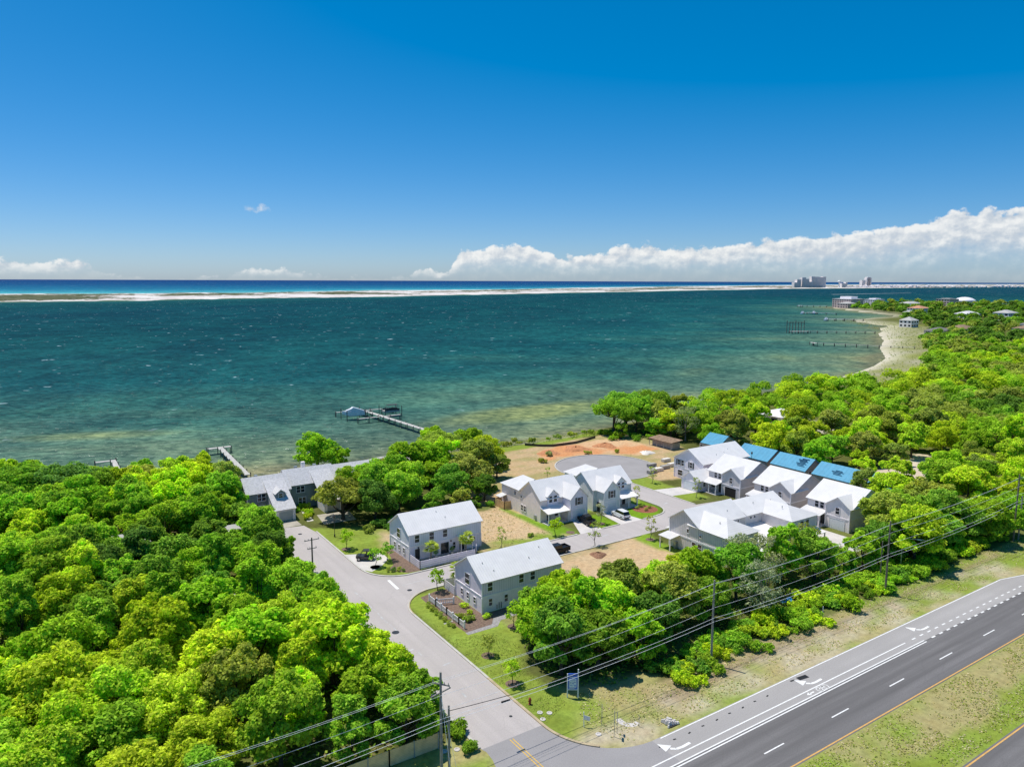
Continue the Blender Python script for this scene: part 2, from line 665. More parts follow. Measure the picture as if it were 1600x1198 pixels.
gx = axis_steps(30, 175, .8, -9000, 9000, 1.05)
gy = axis_steps(26, 194, .8, -9000, 9000, 1.05)
GX, GY = np.meshgrid(gx, gy, indexing='ij')
px_, py_ = GX.ravel(), GY.ravel()
land = in_poly(px_, py_, LAND)
sd_ = dist_line(px_, py_, SHORE) * np.where(land, 1, -1)
gz = np.clip(sd_ * .22, -4, 0) - .0
gz = np.where(sd_ < 5, np.minimum(0, (sd_ - 5) * .2), 0)
gz = np.maximum(gz, -5)
# what covers the ground, by place
FOREST = np.array((.10, .115, .035))
SAND = np.array((.60, .56, .46))
DRY = np.array((.36, .325, .15))
LAWN = np.array((.20, .265, .045))
LUSH = np.array((.135, .245, .022))
OLIVE = np.array((.22, .30, .05))
TAN = np.array((.48, .365, .225))
RED = np.array((.56, .27, .125))
BROWN = np.array((.30, .235, .165))
WEEDY = np.array((.33, .29, .13))
jx = px_ + (vnoise(px_ / 3.1, py_ / 3.1, 1) - .5) * 2.6 + (vnoise(px_ / 9, py_ / 9, 2) - .5) * 3
jy = py_ + (vnoise(px_ / 3.1, py_ / 3.1, 3) - .5) * 2.6 + (vnoise(px_ / 9, py_ / 9, 4) - .5) * 3
gc = np.tile(FOREST, (len(px_), 1))
gc = gc * (.7 + .8 * vnoise(px_ / 5, py_ / 5, 5))[:, None]
patch1 = vnoise(px_ / 4.5, py_ / 2.2, 11)
patch2 = vnoise(px_ / 1.6, py_ / 1.6, 12)
patch3 = vnoise(px_ / 14, py_ / 9, 13)


def paint(poly, a, b=None, jitter=1.0, w=None):
    global gc
    x = px_ + (jx - px_) * jitter
    y = py_ + (jy - py_) * jitter
    mk = in_poly(x, y, poly)
    w_ = (w if w is not None else patch1 * .6 + patch2 * .4)[:, None]
    colr = np.asarray(a) * (1 - w_) + np.asarray(b if b is not None else a) * w_
    gc[mk] = colr[mk]


strong = np.clip((patch1 * .5 + patch2 * .25 + patch3 * .5 - .62) * 3.5 + .5, 0, 1)
# highway verge and median
paint([(-400, -60), (1200, -60), (1200, 62.5), (-400, 62.5)], DRY, OLIVE, .35, strong)
paint([(49, 57), (66, 57), (66, 66), (56, 68), (52, 70), (48, 66)], DRY * .95, OLIVE, .6, strong)
paint([(60, 58), (96, 59.5), (96, 62.6), (62, 63)], BROWN, DRY, .6)
paint([(62, 60.1), (170, 59.9), (170, 60.5), (62, 60.9)], BROWN * .75, BROWN, .12)
paint([(56, 58.9), (170, 58.8), (170, 59.3), (56, 59.4)], BROWN * .9, BROWN, .12)
paint([(112, 56.5), (175, 55), (175, 60), (112, 60)], OLIVE, LAWN, .5, strong)
paint([(-60, 33.5), (500, 33.5), (500, 43.4), (-60, 43.4)], OLIVE * 1.02, DRY * .95, .2, strong)
paint([(60, 33.5), (170, 33.5), (170, 38), (60, 36.8)], (.20, .25, .04), OLIVE, .6, strong)
paint([(20, 56), (38.4, 56), (38.4, 66.5), (20, 66.5)], DRY, OLIVE, .6, strong)
# corner lawn
paint([(46.6, 57), (53, 66), (52, 74), (57, 84), (60, 92), (57, 105), (46.6, 104)], LAWN, OLIVE * 1.15, .35, patch1)
paint([(46.6, 60), (49.8, 63), (50.3, 69), (47, 72)], OLIVE, LAWN * .8, .5)
# lawn beside the upper street and around the first barn
paint([(46, 118), (52, 113), (57, 112.5), (57, 140), (46, 146)], LAWN * .9, OLIVE * 1.1, .3, patch1)
paint([(55, 126), (74, 126), (74, 134), (55, 137)], LAWN, TAN, .8, strong)
# bare lots
paint([(70, 112.6), (89, 112.6), (89, 137), (72, 136)], TAN, TAN * (1.12, 1.1, 1.08), .5)
paint([(71, 112.6), (88, 112.6), (88, 116.5), (72, 118)], WEEDY, OLIVE, .9, strong)
paint([(71.8, 92), (76, 90), (94, 88.5), (101.5, 90), (101.5, 105.4), (71.8, 105.4)], TAN, TAN * (1.1, 1.05, 1), .6)
paint([(72, 102.5), (92, 103), (92, 105.4), (72, 105.4)], WEEDY, TAN, .6)
paint([(57, 84), (72, 88), (72, 93), (57, 92)], LAWN * .8, DRY * .8, .6)
# cul-de-sac lots
paint([(84, 139), (100, 138.6), (119, 139), (140, 132), (160, 140), (168, 160), (166, 184), (150, 184), (126, 188), (108, 184), (98, 172), (86, 160)], TAN * (.98, .95, .9), WEEDY, .8, strong)
paint([(120, 166), (131, 167.5), (142, 164), (151, 156), (159, 160), (161, 176), (146, 180), (128, 178)], RED, TAN * 1.2, 1.0, strong * .75)
paint([(117, 181), (140, 183), (158, 186), (166, 192), (100, 192), (104, 184)], OLIVE, LAWN, .5)
paint([(126, 116), (133, 116), (133, 139), (126, 137)], OLIVE, LAWN, .3, patch1)
paint([(100, 124), (118, 120), (118, 146), (104, 150)], WEEDY, OLIVE, .6, strong)
# bright new turf round the two gabled houses
TURF = (.17, .31, .02)
paint([(86.6, 115), (91.2, 112.9), (91.2, 120), (88.4, 122), (88.4, 136), (86.6, 136)], TURF, LUSH, .12)
paint([(97.2, 112.9), (102.2, 112.9), (102.2, 121), (99.4, 121)], TURF, LUSH, .1)
paint([(104.3, 112.9), (114, 112.9), (117.8, 116), (117.8, 124), (114.6, 121), (108, 119)], TURF, LUSH, .12)
paint([(98.5, 99), (102, 83), (101.5, 83), (101.9, 99), (103, 105.2), (98.5, 105.2)], TURF, OLIVE, .2)
# clearing in the right hand wood, beach and far shore
paint([(170, 92), (180, 86), (196, 92), (222, 100), (224, 114), (206, 110), (190, 108)], TAN * (1.05, 1.1, 1.3), SAND, .5)
paint([(215, 146), (240, 146), (244, 172), (218, 180)], (.36, .34, .27), SAND * .8, .5)
paint([(335, 190), (390, 196), (430, 214), (500, 246), (560, 282), (640, 325), (760, 375), (940, 500), (940, 590), (730, 425), (490, 278), (390, 240), (345, 226)], (.22, .25, .06), SAND * .62, 1.0, np.clip(strong - .25, 0, 1))
beach = np.clip((4.5 + (vnoise(px_ / 20, py_ / 20, 21) - .5) * 6 + np.clip((px_ - 330) / 50, 0, 5) - sd_) / 4, 0, 1) * (sd_ < 40)
beach *= np.clip((px_ - 300) / 60, .35, 1)
gc = gc * (1 - beach[:, None]) + SAND * beach[:, None]
for uu, vv, rr in rng.uniform((50, 55.2, .4), (150, 59.5, 1.4), (70, 3)):           # bare sandy patches on the verge
    w_ = np.clip(1.3 - np.hypot((px_ - uu) / 2.2, py_ - vv) / rr, 0, 1)[:, None] * .8
    gc = gc * (1 - w_) + np.array((.46, .41, .30)) * w_

gc = np.minimum(gc * 1.10, .8)
gq = gc.reshape(len(gx), len(gy), 3)
for _ in range(1):
    gq[1:-1, 1:-1] = (gq[1:-1, 1:-1] * 2 + gq[:-2, 1:-1] + gq[2:, 1:-1] + gq[1:-1, :-2] + gq[1:-1, 2:]) / 6
gc = gq.reshape(-1, 3)
m_, t = new_mat('ground')
b = t.n('ShaderNodeBsdfPrincipled')
at_ = t.n('ShaderNodeAttribute', attribute_name='cover').outputs['Color']
pos = t.n('ShaderNodeNewGeometry').outputs['Position']
n1 = t.noise(pos, 1.3, 8, .75)
n2 = t.noise(pos, .45, 4, .6)
c = t.mix(t.step(n1, .32, .68), t.mix(1, at_, (.74, .75, .77), 'MULTIPLY'), t.mix(1, at_, (1.2, 1.19, 1.16), 'MULTIPLY'))
c = t.mix(t.lin(n2, .3, .7, 0, .35), c, t.mix(1, at_, (.95, .72, .55), 'MULTIPLY'))
t.put(b.inputs['Base Color'], c)
b.inputs['Roughness'].default_value = 1
b.inputs['Specular IOR Level'].default_value = 0
bp = t.n('ShaderNodeBump')
bp.inputs['Distance'].default_value = .12
t.put(bp.inputs['Height'], n1)
t.put(b.inputs['Normal'], bp.outputs[0])
t.t.links.new(b.outputs[0], t.n('ShaderNodeOutputMaterial').inputs[0])

nx, ny = len(gx), len(gy)
ii = (np.arange(nx - 1)[:, None] * ny + np.arange(ny - 1)[None]).ravel()
fc_ = np.stack([ii, ii + ny, ii + ny + 1, ii + 1], 1)
me = numpy_mesh('ground', np.stack([px_, py_, gz], 1), fc_, 'ground', True)
attr_col(me, 'cover', gc)
g_o = bpy.data.objects.new('ground', me)
C.objects.link(g_o)
g_o['kind'] = 'structure'

# the sound in front of the island, the open gulf behind it
ISL_F = [(-2600, 2900), (-900, 2080), (-42, 2025), (218, 2049), (553, 2152), (965, 2200), (1605, 2427), (2544, 2703), (3748, 3114), (4885, 3490), (5433, 3420), (7173, 3580), (8683, 3600), (12000, 3000)]
ISL_B = [(-3600, 4200), (-1100, 3240), (-62, 3051), (316, 2960), (772, 2999), (1503, 3426), (2352, 3556), (4459, 4739), (7058, 5867), (9310, 6812), (13765, 8325), (17948, 8814), (22812, 9190), (34000, 9000)]


def polar(p):
    return math.atan2(p[0] * RGT.x + p[1] * RGT.y, p[0] * FWD.x + p[1] * FWD.y), math.hypot(*p)


BARS = [(167, 238, 5, 55, 17, .95), (15, 280, -22, 40, 10, .5), (330, 300, 35, 70, 22, .38), (430, 315, 42, 70, 20, .4), (500, 420, 62, 90, 18, .3)]
fa = np.array(sorted(polar(p) for p in ISL_F))
ba = np.array(sorted(polar(p) for p in ISL_B))
ang = np.radians(np.linspace(-80, 80, 260))
rad = np.geomspace(60, 90000, 300)
A, RR = np.meshgrid(ang, rad, indexing='ij')
wx = RR * (np.sin(A) * RGT.x + np.cos(A) * FWD.x)
wy = RR * (np.sin(A) * RGT.y + np.cos(A) * FWD.y)
rf = np.interp(A, fa[:, 0], fa[:, 1])
rb = np.interp(A, ba[:, 0], ba[:, 1])
gulf = (RR > (rf + rb) / 2).ravel()
x_, y_ = wx.ravel(), wy.ravel()
ln = in_poly(x_, y_, LAND)
off = dist_line(x_, y_, SHORE) * np.where(ln, -1, 1)
bar_v = np.zeros(len(x_))
for bx_, by_, ba_, bl_, bw_, bd_ in BARS:                # sand bars lie shallow off the shore
    ux_, uy_ = math.cos(R(ba_)), math.sin(R(ba_))
    du_, dv_ = (x_ - bx_) * ux_ + (y_ - by_) * uy_, -(x_ - bx_) * uy_ + (y_ - by_) * ux_
    bar_v = np.maximum(bar_v, bd_ * np.exp(-(du_ / bl_) ** 2 - (dv_ / bw_) ** 2))
    off = off * (1 - .6 * bd_ * np.exp(-(du_ / bl_) ** 2 - (dv_ / bw_) ** 2))
off = np.where(gulf, (RR - rb).ravel(), np.minimum(off, (rf - RR).ravel() * 1.6 + 25))

m_, t = new_mat('water')
pos = t.n('ShaderNodeNewGeometry').outputs['Position']
offs = t.n('ShaderNodeAttribute', attribute_name='offshore').outputs['Fac']
glf = t.n('ShaderNodeAttribute', attribute_name='gulf').outputs['Fac']
rx = t.v('DOT_PRODUCT', pos, (RGT.x, RGT.y, 0))
ry = t.v('DOT_PRODUCT', pos, (FWD.x, FWD.y, 0))
# bars of sand lie along the shore: noise drawn out across the view
bars = t.noise(t.xyz(t.m('MULTIPLY', rx, .006), t.m('MULTIPLY', ry, .016), 0), 1.0, 5, .6, .6)
bars2 = t.noise(t.xyz(t.m('MULTIPLY', rx, .0022), t.m('MULTIPLY', ry, .011), 4.), 1.0, 4, .55, .4)
jit = t.m('ADD', t.m('MULTIPLY', t.m('SUBTRACT', bars, .5), 190), t.m('MULTIPLY', t.m('SUBTRACT', bars2, .5), 260))
depth = t.m('ADD', offs, t.m('MULTIPLY', jit, t.lin(offs, 0, 110, .12, 1.0)))
dl = t.m('DIVIDE', t.m('LOGARITHM', t.m('MAXIMUM', t.m('ADD', depth, 12), 1), 10), 3.6)
sound = t.ramp(dl, [(.30, (.165, .165, .09)), (.36, (.135, .175, .10)), (.47, (.075, .148, .102)), (.57, (.030, .108, .088)),
                    (.66, (.0075, .074, .079)), (.78, (.003, .052, .061)), (.92, (.0025, .045, .067))])
gcol = t.ramp(t.m('DIVIDE', t.m('LOGARITHM', t.m('MAXIMUM', offs, 10), 10), 4.6), [(.40, (.22, .40, .42)), (.53, (.06, .33, .38)), (.70, (.010, .13, .23)), (.82, (.003, .062, .17)), (1, (.003, .035, .14))])
bar = t.n('ShaderNodeAttribute', attribute_name='sandbar').outputs['Fac']
barm = t.step(t.m('ADD', bar, t.m('MULTIPLY', t.m('SUBTRACT', bars, .5), .9)), .25, .85)
sound = t.mix(t.m('MULTIPLY', barm, .9), sound, (.215, .25, .095))                # pale sand under a metre of water
c = t.mix(glf, sound, gcol)
# wind ripples, long crests; their light and shade painted into the water colour
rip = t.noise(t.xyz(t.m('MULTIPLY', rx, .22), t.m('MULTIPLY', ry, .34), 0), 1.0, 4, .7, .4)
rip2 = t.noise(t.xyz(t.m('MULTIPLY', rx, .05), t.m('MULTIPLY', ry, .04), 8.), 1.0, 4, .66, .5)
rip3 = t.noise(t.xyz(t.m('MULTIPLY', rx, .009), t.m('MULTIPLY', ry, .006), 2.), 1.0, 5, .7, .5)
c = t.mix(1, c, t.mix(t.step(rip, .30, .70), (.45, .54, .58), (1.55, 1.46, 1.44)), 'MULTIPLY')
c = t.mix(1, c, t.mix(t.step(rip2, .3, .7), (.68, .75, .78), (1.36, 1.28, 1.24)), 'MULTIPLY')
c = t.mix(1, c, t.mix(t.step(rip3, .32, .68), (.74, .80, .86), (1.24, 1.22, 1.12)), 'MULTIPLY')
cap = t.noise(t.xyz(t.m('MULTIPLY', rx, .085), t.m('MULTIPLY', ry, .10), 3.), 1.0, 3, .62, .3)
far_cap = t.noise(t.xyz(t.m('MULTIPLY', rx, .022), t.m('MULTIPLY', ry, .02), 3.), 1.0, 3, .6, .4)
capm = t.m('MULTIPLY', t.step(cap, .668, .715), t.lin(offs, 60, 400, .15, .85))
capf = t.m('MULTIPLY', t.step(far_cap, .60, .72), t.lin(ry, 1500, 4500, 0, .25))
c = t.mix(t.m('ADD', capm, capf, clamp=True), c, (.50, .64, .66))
bp = t.n('ShaderNodeBump')
bp.inputs['Distance'].default_value = 1.0
bp.inputs['Strength'].default_value = .8
t.put(bp.inputs['Height'], rip)
df = t.n('ShaderNodeBsdfDiffuse')                         # light that comes back out of the water
t.put(df.inputs['Color'], c)
gl = t.n('ShaderNodeBsdfGlossy')                          # sky mirrored by the choppy surface
gl.inputs['Roughness'].default_value = .22
t.put(gl.inputs['Normal'], bp.outputs[0])
mx = t.n('ShaderNodeMixShader')
mx.inputs[0].default_value = .05
t.t.links.new(df.outputs[0], mx.inputs[1])
t.t.links.new(gl.outputs[0], mx.inputs[2])
t.t.links.new(mx.outputs[0], t.n('ShaderNodeOutputMaterial').inputs[0])
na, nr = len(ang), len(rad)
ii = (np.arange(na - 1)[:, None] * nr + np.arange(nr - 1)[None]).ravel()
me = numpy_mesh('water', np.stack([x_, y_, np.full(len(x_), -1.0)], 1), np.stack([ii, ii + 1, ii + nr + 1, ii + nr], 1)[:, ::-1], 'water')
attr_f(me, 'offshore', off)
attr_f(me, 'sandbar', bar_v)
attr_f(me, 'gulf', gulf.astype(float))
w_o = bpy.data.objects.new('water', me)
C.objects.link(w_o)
w_o['kind'] = 'structure'

m_, t = new_mat('island')
b = t.n('ShaderNodeBsdfPrincipled')
pos = t.n('ShaderNodeNewGeometry').outputs['Position']
cov = t.n('ShaderNodeAttribute', attribute_name='scrub').outputs['Fac']
n1 = t.noise(pos, .035, 5, .65)
n2 = t.noise(pos, .008, 4, .6)
sand = t.mix(t.step(n2, .35, .65), (.54, .48, .455), (.70, .66, .62))
scrub = t.mix(t.step(n1, .35, .65), (.055, .075, .04), (.16, .16, .10))
t.put(b.inputs['Base Color'], t.mix(t.step(t.m('ADD', cov, t.m('MULTIPLY', t.m('SUBTRACT', n1, .5), 1.3)), .45, .6), sand, scrub))
b.inputs['Roughness'].default_value = 1
b.inputs['Specular IOR Level'].default_value = 0
t.t.links.new(b.outputs[0], t.n('ShaderNodeOutputMaterial').inputs[0])
ia = np.radians(np.concatenate([np.linspace(-60, 30, 700), np.linspace(30.1, 62, 160)]))
it = np.linspace(0, 1, 26)
IA, IT = np.meshgrid(ia, it, indexing='ij')
f_r = np.interp(IA, fa[:, 0], fa[:, 1]) + (vnoise(IA * 60, IA * 0 + 3, 31) - .5) * 120 + (vnoise(IA * 300, IA * 0 + 3, 32) - .5) * 40
b_r = np.interp(IA, ba[:, 0], ba[:, 1])
ir = f_r + (b_r - f_r) * IT
ix = ir * (np.sin(IA) * RGT.x + np.cos(IA) * FWD.x)
iy = ir * (np.sin(IA) * RGT.y + np.cos(IA) * FWD.y)
edge = np.clip(np.minimum(IT, 1 - IT) * 9, 0, 1)
hump = vnoise(ix / 70, iy / 70, 33) * .6 + vnoise(ix / 25, iy / 25, 34) * .4
iz = -1.6 + edge * (2.0 + 4.5 * hump)
scrubv = (vnoise(ix / 260, iy / 260, 35) * .75 + vnoise(ix / 90, iy / 90, 36) * .45 - np.abs(IT - .36) * .7 + .06) * np.clip(IT * 12, 0, 1)
scrubv += np.where((np.degrees(IA) < -27), .12, 0)
na, nr = IA.shape
ii = (np.arange(na - 1)[:, None] * nr + np.arange(nr - 1)[None]).ravel()
me = numpy_mesh('barrier_island', np.stack([ix.ravel(), iy.ravel(), iz.ravel()], 1), np.stack([ii, ii + nr, ii + nr + 1, ii + 1], 1)[:, ::-1], 'island', True)
attr_f(me, 'scrub', scrubv.ravel())
i_o = bpy.data.objects.new('barrier_island', me)
C.objects.link(i_o)
i_o['kind'] = 'structure'

# ------------------------------------------------------------------ roads, kerbs, markings, drives
Z1, Z2, Z3, Z4 = .006, .011, .016, .021
sheet('highway', [(-400, 43.2), (600, 43.2), (600, 50.35), (-400, 50.35)], Z1, 'asphalt_dark')
sheet('far_carriageway', [(-400, 21), (600, 21), (600, 33.5), (-400, 33.5)], Z1, 'asphalt_dark')
flare_e = arc(55.6, 63.8, 9.0, 182, 268, 10)
flare_w = arc(30.5, 63.3, 8.2, 274, 360, 8)
sheet('turn_lane', [(flare_e[-1][0], 50.35), (600, 50.35), (600, 53), (152, 53), (144, 53.5), (138, 54.9), (120, 54.85)] + [(p[0], p[1]) for p in reversed(flare_e) if p[1] < 54.9], Z1, 'asphalt_lane')
junction = [(30.6, 50.35), (flare_e[-1][0], 50.35)] + [p for p in reversed(flare_e)] + [(46.6, 63.95), (38.5, 63.95)] + [p for p in reversed(flare_w)] + [(30.5, 55.1)]
sheet('road_junction', junction, Z1, 'asphalt_junction')
sheet('highway_shoulder', [(-400, 50.35), (30.6, 50.35), (30.5, 55.1), (-400, 55.1)], Z1, 'asphalt_lane')
se = arc(53.9, 98.0, 7.3, 180, 98, 10)
ne = arc(53.6, 119.2, 6.9, 262, 180, 10)
sheet('side_street', [(38.5, 63.95), (46.6, 63.95)] + se + [(54.2, 105.25)] + [(54.2, 112.45)] + ne + [(46.6, 143), (45.8, 148.2), (40.6, 149), (38.5, 143)], Z1, 'street_pale')
inner = arc(113.0, 118, 5.4, -90, 0, 8)
street2 = [(54.2, 105.25), (134, 105.25), (134.9, 104.5), (135.2, 60 + 18), (128.6, 78), (128.9, 104)]
sheet('inner_street', [(54.2, 105.25), (136, 105.25), (136, 112.2), (126.4, 113.6)] + [(126.0, 137.5)] + [(p[0], p[1]) for p in reversed(arc(131.5, 151.5, 13.8, -246 + 360 - 360 + 0, 65, 2))][:0]
      + [(125.2, 139.2), (119.2, 143.6), (118.5, 138), (118.4, 118)] + list(reversed(inner)) + [(54.2, 112.45)], Z1, 'street_pale')
sheet('turning_circle', arc(131.5, 151.5, 13.8, 0, 360, 48)[:-1], Z2, 'cul_asphalt')
sheet('side_lane', [(129, 76), (135.4, 76), (135.4, 105.25), (129, 105.25)], Z1, 'concrete')

kb = MB()
ribbon(kb, [(46.75, 143), (46.75, 119.2)] + [(p[0], p[1]) for p in reversed(arc(53.6, 119.2, 6.75, 262, 180, 12))] + [(90.6, 112.6)], .32, .0, .13)
ribbon(kb, [(97.2, 112.6), (101.8, 112.6)], .32, .0, .13)
ribbon(kb, [(108.8, 112.6), (112.6, 112.6)] + arc(113.0, 118, 5.25, -88, 0, 8) + [(118.25, 138)], .32, .0, .13)
ribbon(kb, [(46.75, 76), (46.75, 97.6)] + arc(53.9, 98.0, 7.15, 178, 98, 12) + [(101, 105.1)], .32, .0, .13)
ribbon(kb, [(38.35, 64.2), (38.35, 142)], .32, .0, .13)
ribbon(kb, arc(131.5, 151.5, 14.0, -106, 215, 60), .32, .0, .13)
ribbon(kb, [(126.2, 113.8), (126.2, 137.2)], .32, .0, .13)
tag(kb.build('street_kerb', 'kerb_stone'), kind='structure')
kb = MB()
ribbon(kb, list(reversed(arc(55.6, 63.8, 8.85, 180, 228, 8)))[0:] + [(46.75, 76)], .34, .0, .125)
ribbon(kb, arc(53.9, 98.0, 7.05, 182, 100, 12), .16, .13, .14)
tag(kb.build('stained_kerb', 'kerb_stained'), kind='structure')

mk = MB()


def strip(mb, x0, y0, x1, y1, w, z=Z3):
    a, b = Vector((x0, y0)), Vector((x1, y1))
    n = (b - a).normalized()
    n = Vector((-n.y, n.x)) * w / 2
    mb.poly([(a.x - n.x, a.y - n.y, z), (b.x - n.x, b.y - n.y, z), (b.x + n.x, b.y + n.y, z), (a.x + n.x, a.y + n.y, z)])


for i in range(-8, 40):                                   # lane dashes of the highway
    strip(mk, 63.9 + 12.35 * i, 46.42, 67.3 + 12.35 * i, 46.42, .16)
strip(mk, -300, 50.05, 104.6, 50.05, .17)
strip(mk, -300, 50.42, 104.6, 50.42, .17)
strip(mk, 52, 51.5, 101.6, 51.5, .17)
i = 106.4
while i < 190:
    strip(mk, i, 50.25, i + .95, 50.25, .24)
    strip(mk, i - 3, 51.5, i - 2.1, 51.5, .2)
    i += 2.1
strip(mk, 56.4, 54.62, 138, 54.7, .15)
strip(mk, 138, 54.7, 144, 53.3, .15)
strip(mk, 144, 53.3, 152, 52.8, .15)
strip(mk, 152, 52.8, 600, 52.8, .15)
strip(mk, -300, 28.6, 600, 28.6, .15)


def arrow(mb, cx, cy):
    """turn arrow: a shaft that runs along the lane and bends to the kerb"""
    path = [(cx + 2.0, cy - .55), (cx + .7, cy - .62), (cx - .1, cy - .5), (cx - .62, cy - .1)]
    for (a, b), (c_, d_) in zip(path[:-1], path[1:]):
        strip(mb, a, b, c_, d_, .34, Z3)
    hx, hy = cx - .75, cy + .1
    mb.poly([(hx - .68, hy - .35, Z4), (hx + .62, hy + .1, Z4), (hx - .55, hy + 1.15, Z4)])


for ax, ay in ((56.6, 52.8), (80.9, 52.8), (107.6, 52.9)):
    arrow(mk, ax, ay)
# cyclist sign and its arrow in the narrow lane
strip(mk, 78.5, 50.95, 79.4, 50.95, .2)
mk.poly([(78.0, 50.95, Z3), (78.6, 50.62, Z3), (78.6, 51.28, Z3)])
for cx_ in (80.5, 81.7):
    ring = arc(cx_, 50.9, .42, 0, 360, 14)
    for a, b in zip(ring[:-1], ring[1:]):
        strip(mk, a[0], a[1], b[0], b[1], .12, Z3)
strip(mk, 80.5, 50.9, 81.0, 51.22, .12)
strip(mk, 81.0, 51.22, 81.7, 50.9, .12)
strip(mk, 81.1, 50.9, 81.5, 51.3, .12)
strip(mk, 48.75, 107.9, 48.95, 112.2, .5)                 # stop bar
tag(mk.build('white_road_markings', 'paint_white'), kind='structure')
mk = MB()
strip(mk, -300, 43.42, 600, 43.42, .17)
strip(mk, -300, 33.22, 600, 33.22, .17)
tag(mk.build('edge_line_markings', 'paint_orange'), kind='structure')
mk = MB()
strip(mk, 42.05, 52.6, 42.05, 63.7, .13)
strip(mk, 42.42, 52.6, 42.42, 63.7, .13)
tag(mk.build('centre_line_markings', 'paint_yellow'), kind='structure')
mk = MB()
for a, b in ((93, 110), (73.8, 75.1), (86, 87.5)):
    y = a
    while y < b:
        strip(mk, 42.3 + .1 * math.sin(y), y, 42.3 + .1 * math.sin(y + 1), y + 1.1, .14 + .08 * math.sin(y * 3), Z2)
        y += 1.5
strip(mk, 50, 108.9, 57, 109.0, .13, Z2)
for cx_, cy_, w_ in ((50, 92.6, .8), (41.3, 88, .7), (44, 82, .6), (95, 109, .9), (107, 108.4, .7), (121, 118, .7), (78, 107.9, .6)):
    strip(mk, cx_ - w_, cy_, cx_ + w_, cy_ + .2, .28, Z2)
tag(mk.build('worn_road_patches', 'paint_worn'), kind='structure')
mk = MB()
for i in range(9):
    strip(mk, 73.5 - i * 2.3, 53.5 + .15 * (i % 2), 73.9 - i * 2.3, 53.6, .18)
strip(mk, 80.3, 53.9, 82.0, 53.7, .7)
strip(mk, 79.0, 54.1, 79.8, 54.0, .25)
tag(mk.build('tar_stain_marks', 'wire_black'), kind='structure')

sheet('driveway', [(46.6, 119.6), (46.6, 127.8), (50.2, 126.0), (53.2, 124.6), (53.0, 121.3), (50.4, 118.6), (48, 117.2)], Z2, 'concrete')
sheet('driveway', [(91.3, 112.45), (97.0, 112.45), (99.0, 119.9), (95.0, 119.9)], Z2, 'concrete')
sheet('driveway', [(102.2, 112.45), (108.4, 112.45), (107.2, 119.9), (103.2, 119.9)], Z2, 'concrete')
sheet('driveway', [(126.0, 121.6), (126.0, 127.8), (133.9, 126.0), (133.9, 120.4)], Z2, 'concrete')
sheet('driveway', [(40.6, 148.8), (45.6, 148.8), (45.5, 152.9), (41.3, 152.9)], Z2, 'concrete_old')
sheet('footpath', [(36.9, 148.2), (40.4, 148.6), (40.9, 159), (37.7, 159)], Z2, 'concrete_old')
sheet('footpath', [(47.2, 150.2), (48.6, 150.2), (49.6, 158), (48.4, 158)], Z2, 'concrete')
sheet('parking_court', [(49.6, 146.6), (56.5, 146.0), (57.5, 153), (50.4, 153.5)], Z2, 'concrete_old')
sheet('roadside_path', [(35.0, 84), (38.2, 84), (38.2, 104), (36.2, 104)], Z2, 'gravel')
sheet('planting_bed', [(50.4, 102.9), (53.6, 103.8), (55.5, 103.6), (55.7, 92.2), (71.9, 92.1), (71.9, 91.3), (56.4, 90.2), (55.2, 88.6), (50.6, 88.4), (50.1, 96)], Z1, 'mulch')
sheet('planting_bed', [(54.6, 126.6), (55.6, 126.6), (55.6, 113.2), (56.8, 112.95), (53.2, 113.3), (50.6, 116.2), (52.6, 118.2), (53.8, 122.3)], Z1, 'mulch')
sheet('gravel_path', [(50.5, 88.4), (55.2, 88.6), (56.4, 90.2), (71.9, 91.3), (71.9, 90.2), (57, 89.0), (55.6, 87.6), (50.5, 87.6)], Z2, 'gravel')
sheet('courtyard', [(55.7, 113.8), (67.0, 113.8), (70.6, 117.7), (55.7, 117.7)], Z2, 'gravel')
bed = arc(114.0, 117.6, 2.9, 0, 360, 24)[:-1]
sheet('planting_bed', [(p[0], p[1] * 1.0) for p in bed], Z1, 'mulch_red')
for cx_, cy_ in ((98.9, 115.2), (90.2, 114.4), (49.8, 81), (48.7, 73.2), (57.5, 86.2), (48.3, 130.3), (49.4, 118.9), (101.0, 102.4)):
    sheet('mulch_ring', arc(cx_, cy_, .95, 0, 360, 16)[:-1], Z2, 'mulch')
sheet('slab_walk', [(54.3, 59.5), (54.6, 60.1), (55.2, 60.0), (55.15, 59.0), (55.7, 58.5), (56.3, 58.6), (56.4, 57.9), (55.4, 57.8), (54.6, 58.5)], Z2, 'concrete')


# ------------------------------------------------------------------ building kit
def gable_walls(mb, x0, x1, y0, y1, eave, ridge, axis, z0=0, m=0, mg=None):
    """four walls with gable ends; axis is the way the ridge runs; mg = material slot above z split"""
    if axis == 'x':
        ym = (y0 + y1) / 2
        mb.poly([(x0, y0, z0), (x1, y0, z0), (x1, y0, eave), (x0, y0, eave)], m)
        mb.poly([(x1, y1, z0), (x0, y1, z0), (x0, y1, eave), (x1, y1, eave)], m)
        mb.poly([(x0, y1, z0), (x0, y0, z0), (x0, y0, eave), (x0, ym, ridge), (x0, y1, eave)], m)
        mb.poly([(x1, y0, z0), (x1, y1, z0), (x1, y1, eave), (x1, ym, ridge), (x1, y0, eave)], m)
    else:
        xm = (x0 + x1) / 2
        mb.poly([(x0, y1, z0), (x0, y0, z0), (x0, y0, eave), (x0, y1, eave)], m)
        mb.poly([(x1, y0, z0), (x1, y1, z0), (x1, y1, eave), (x1, y0, eave)], m)
        mb.poly([(x0, y0, z0), (x1, y0, z0), (x1, y0, eave), (xm, y0, ridge), (x0, y0, eave)], m)
        mb.poly([(x1, y1, z0), (x0, y1, z0), (x0, y1, eave), (xm, y1, ridge), (x1, y1, eave)], m)
    return mb


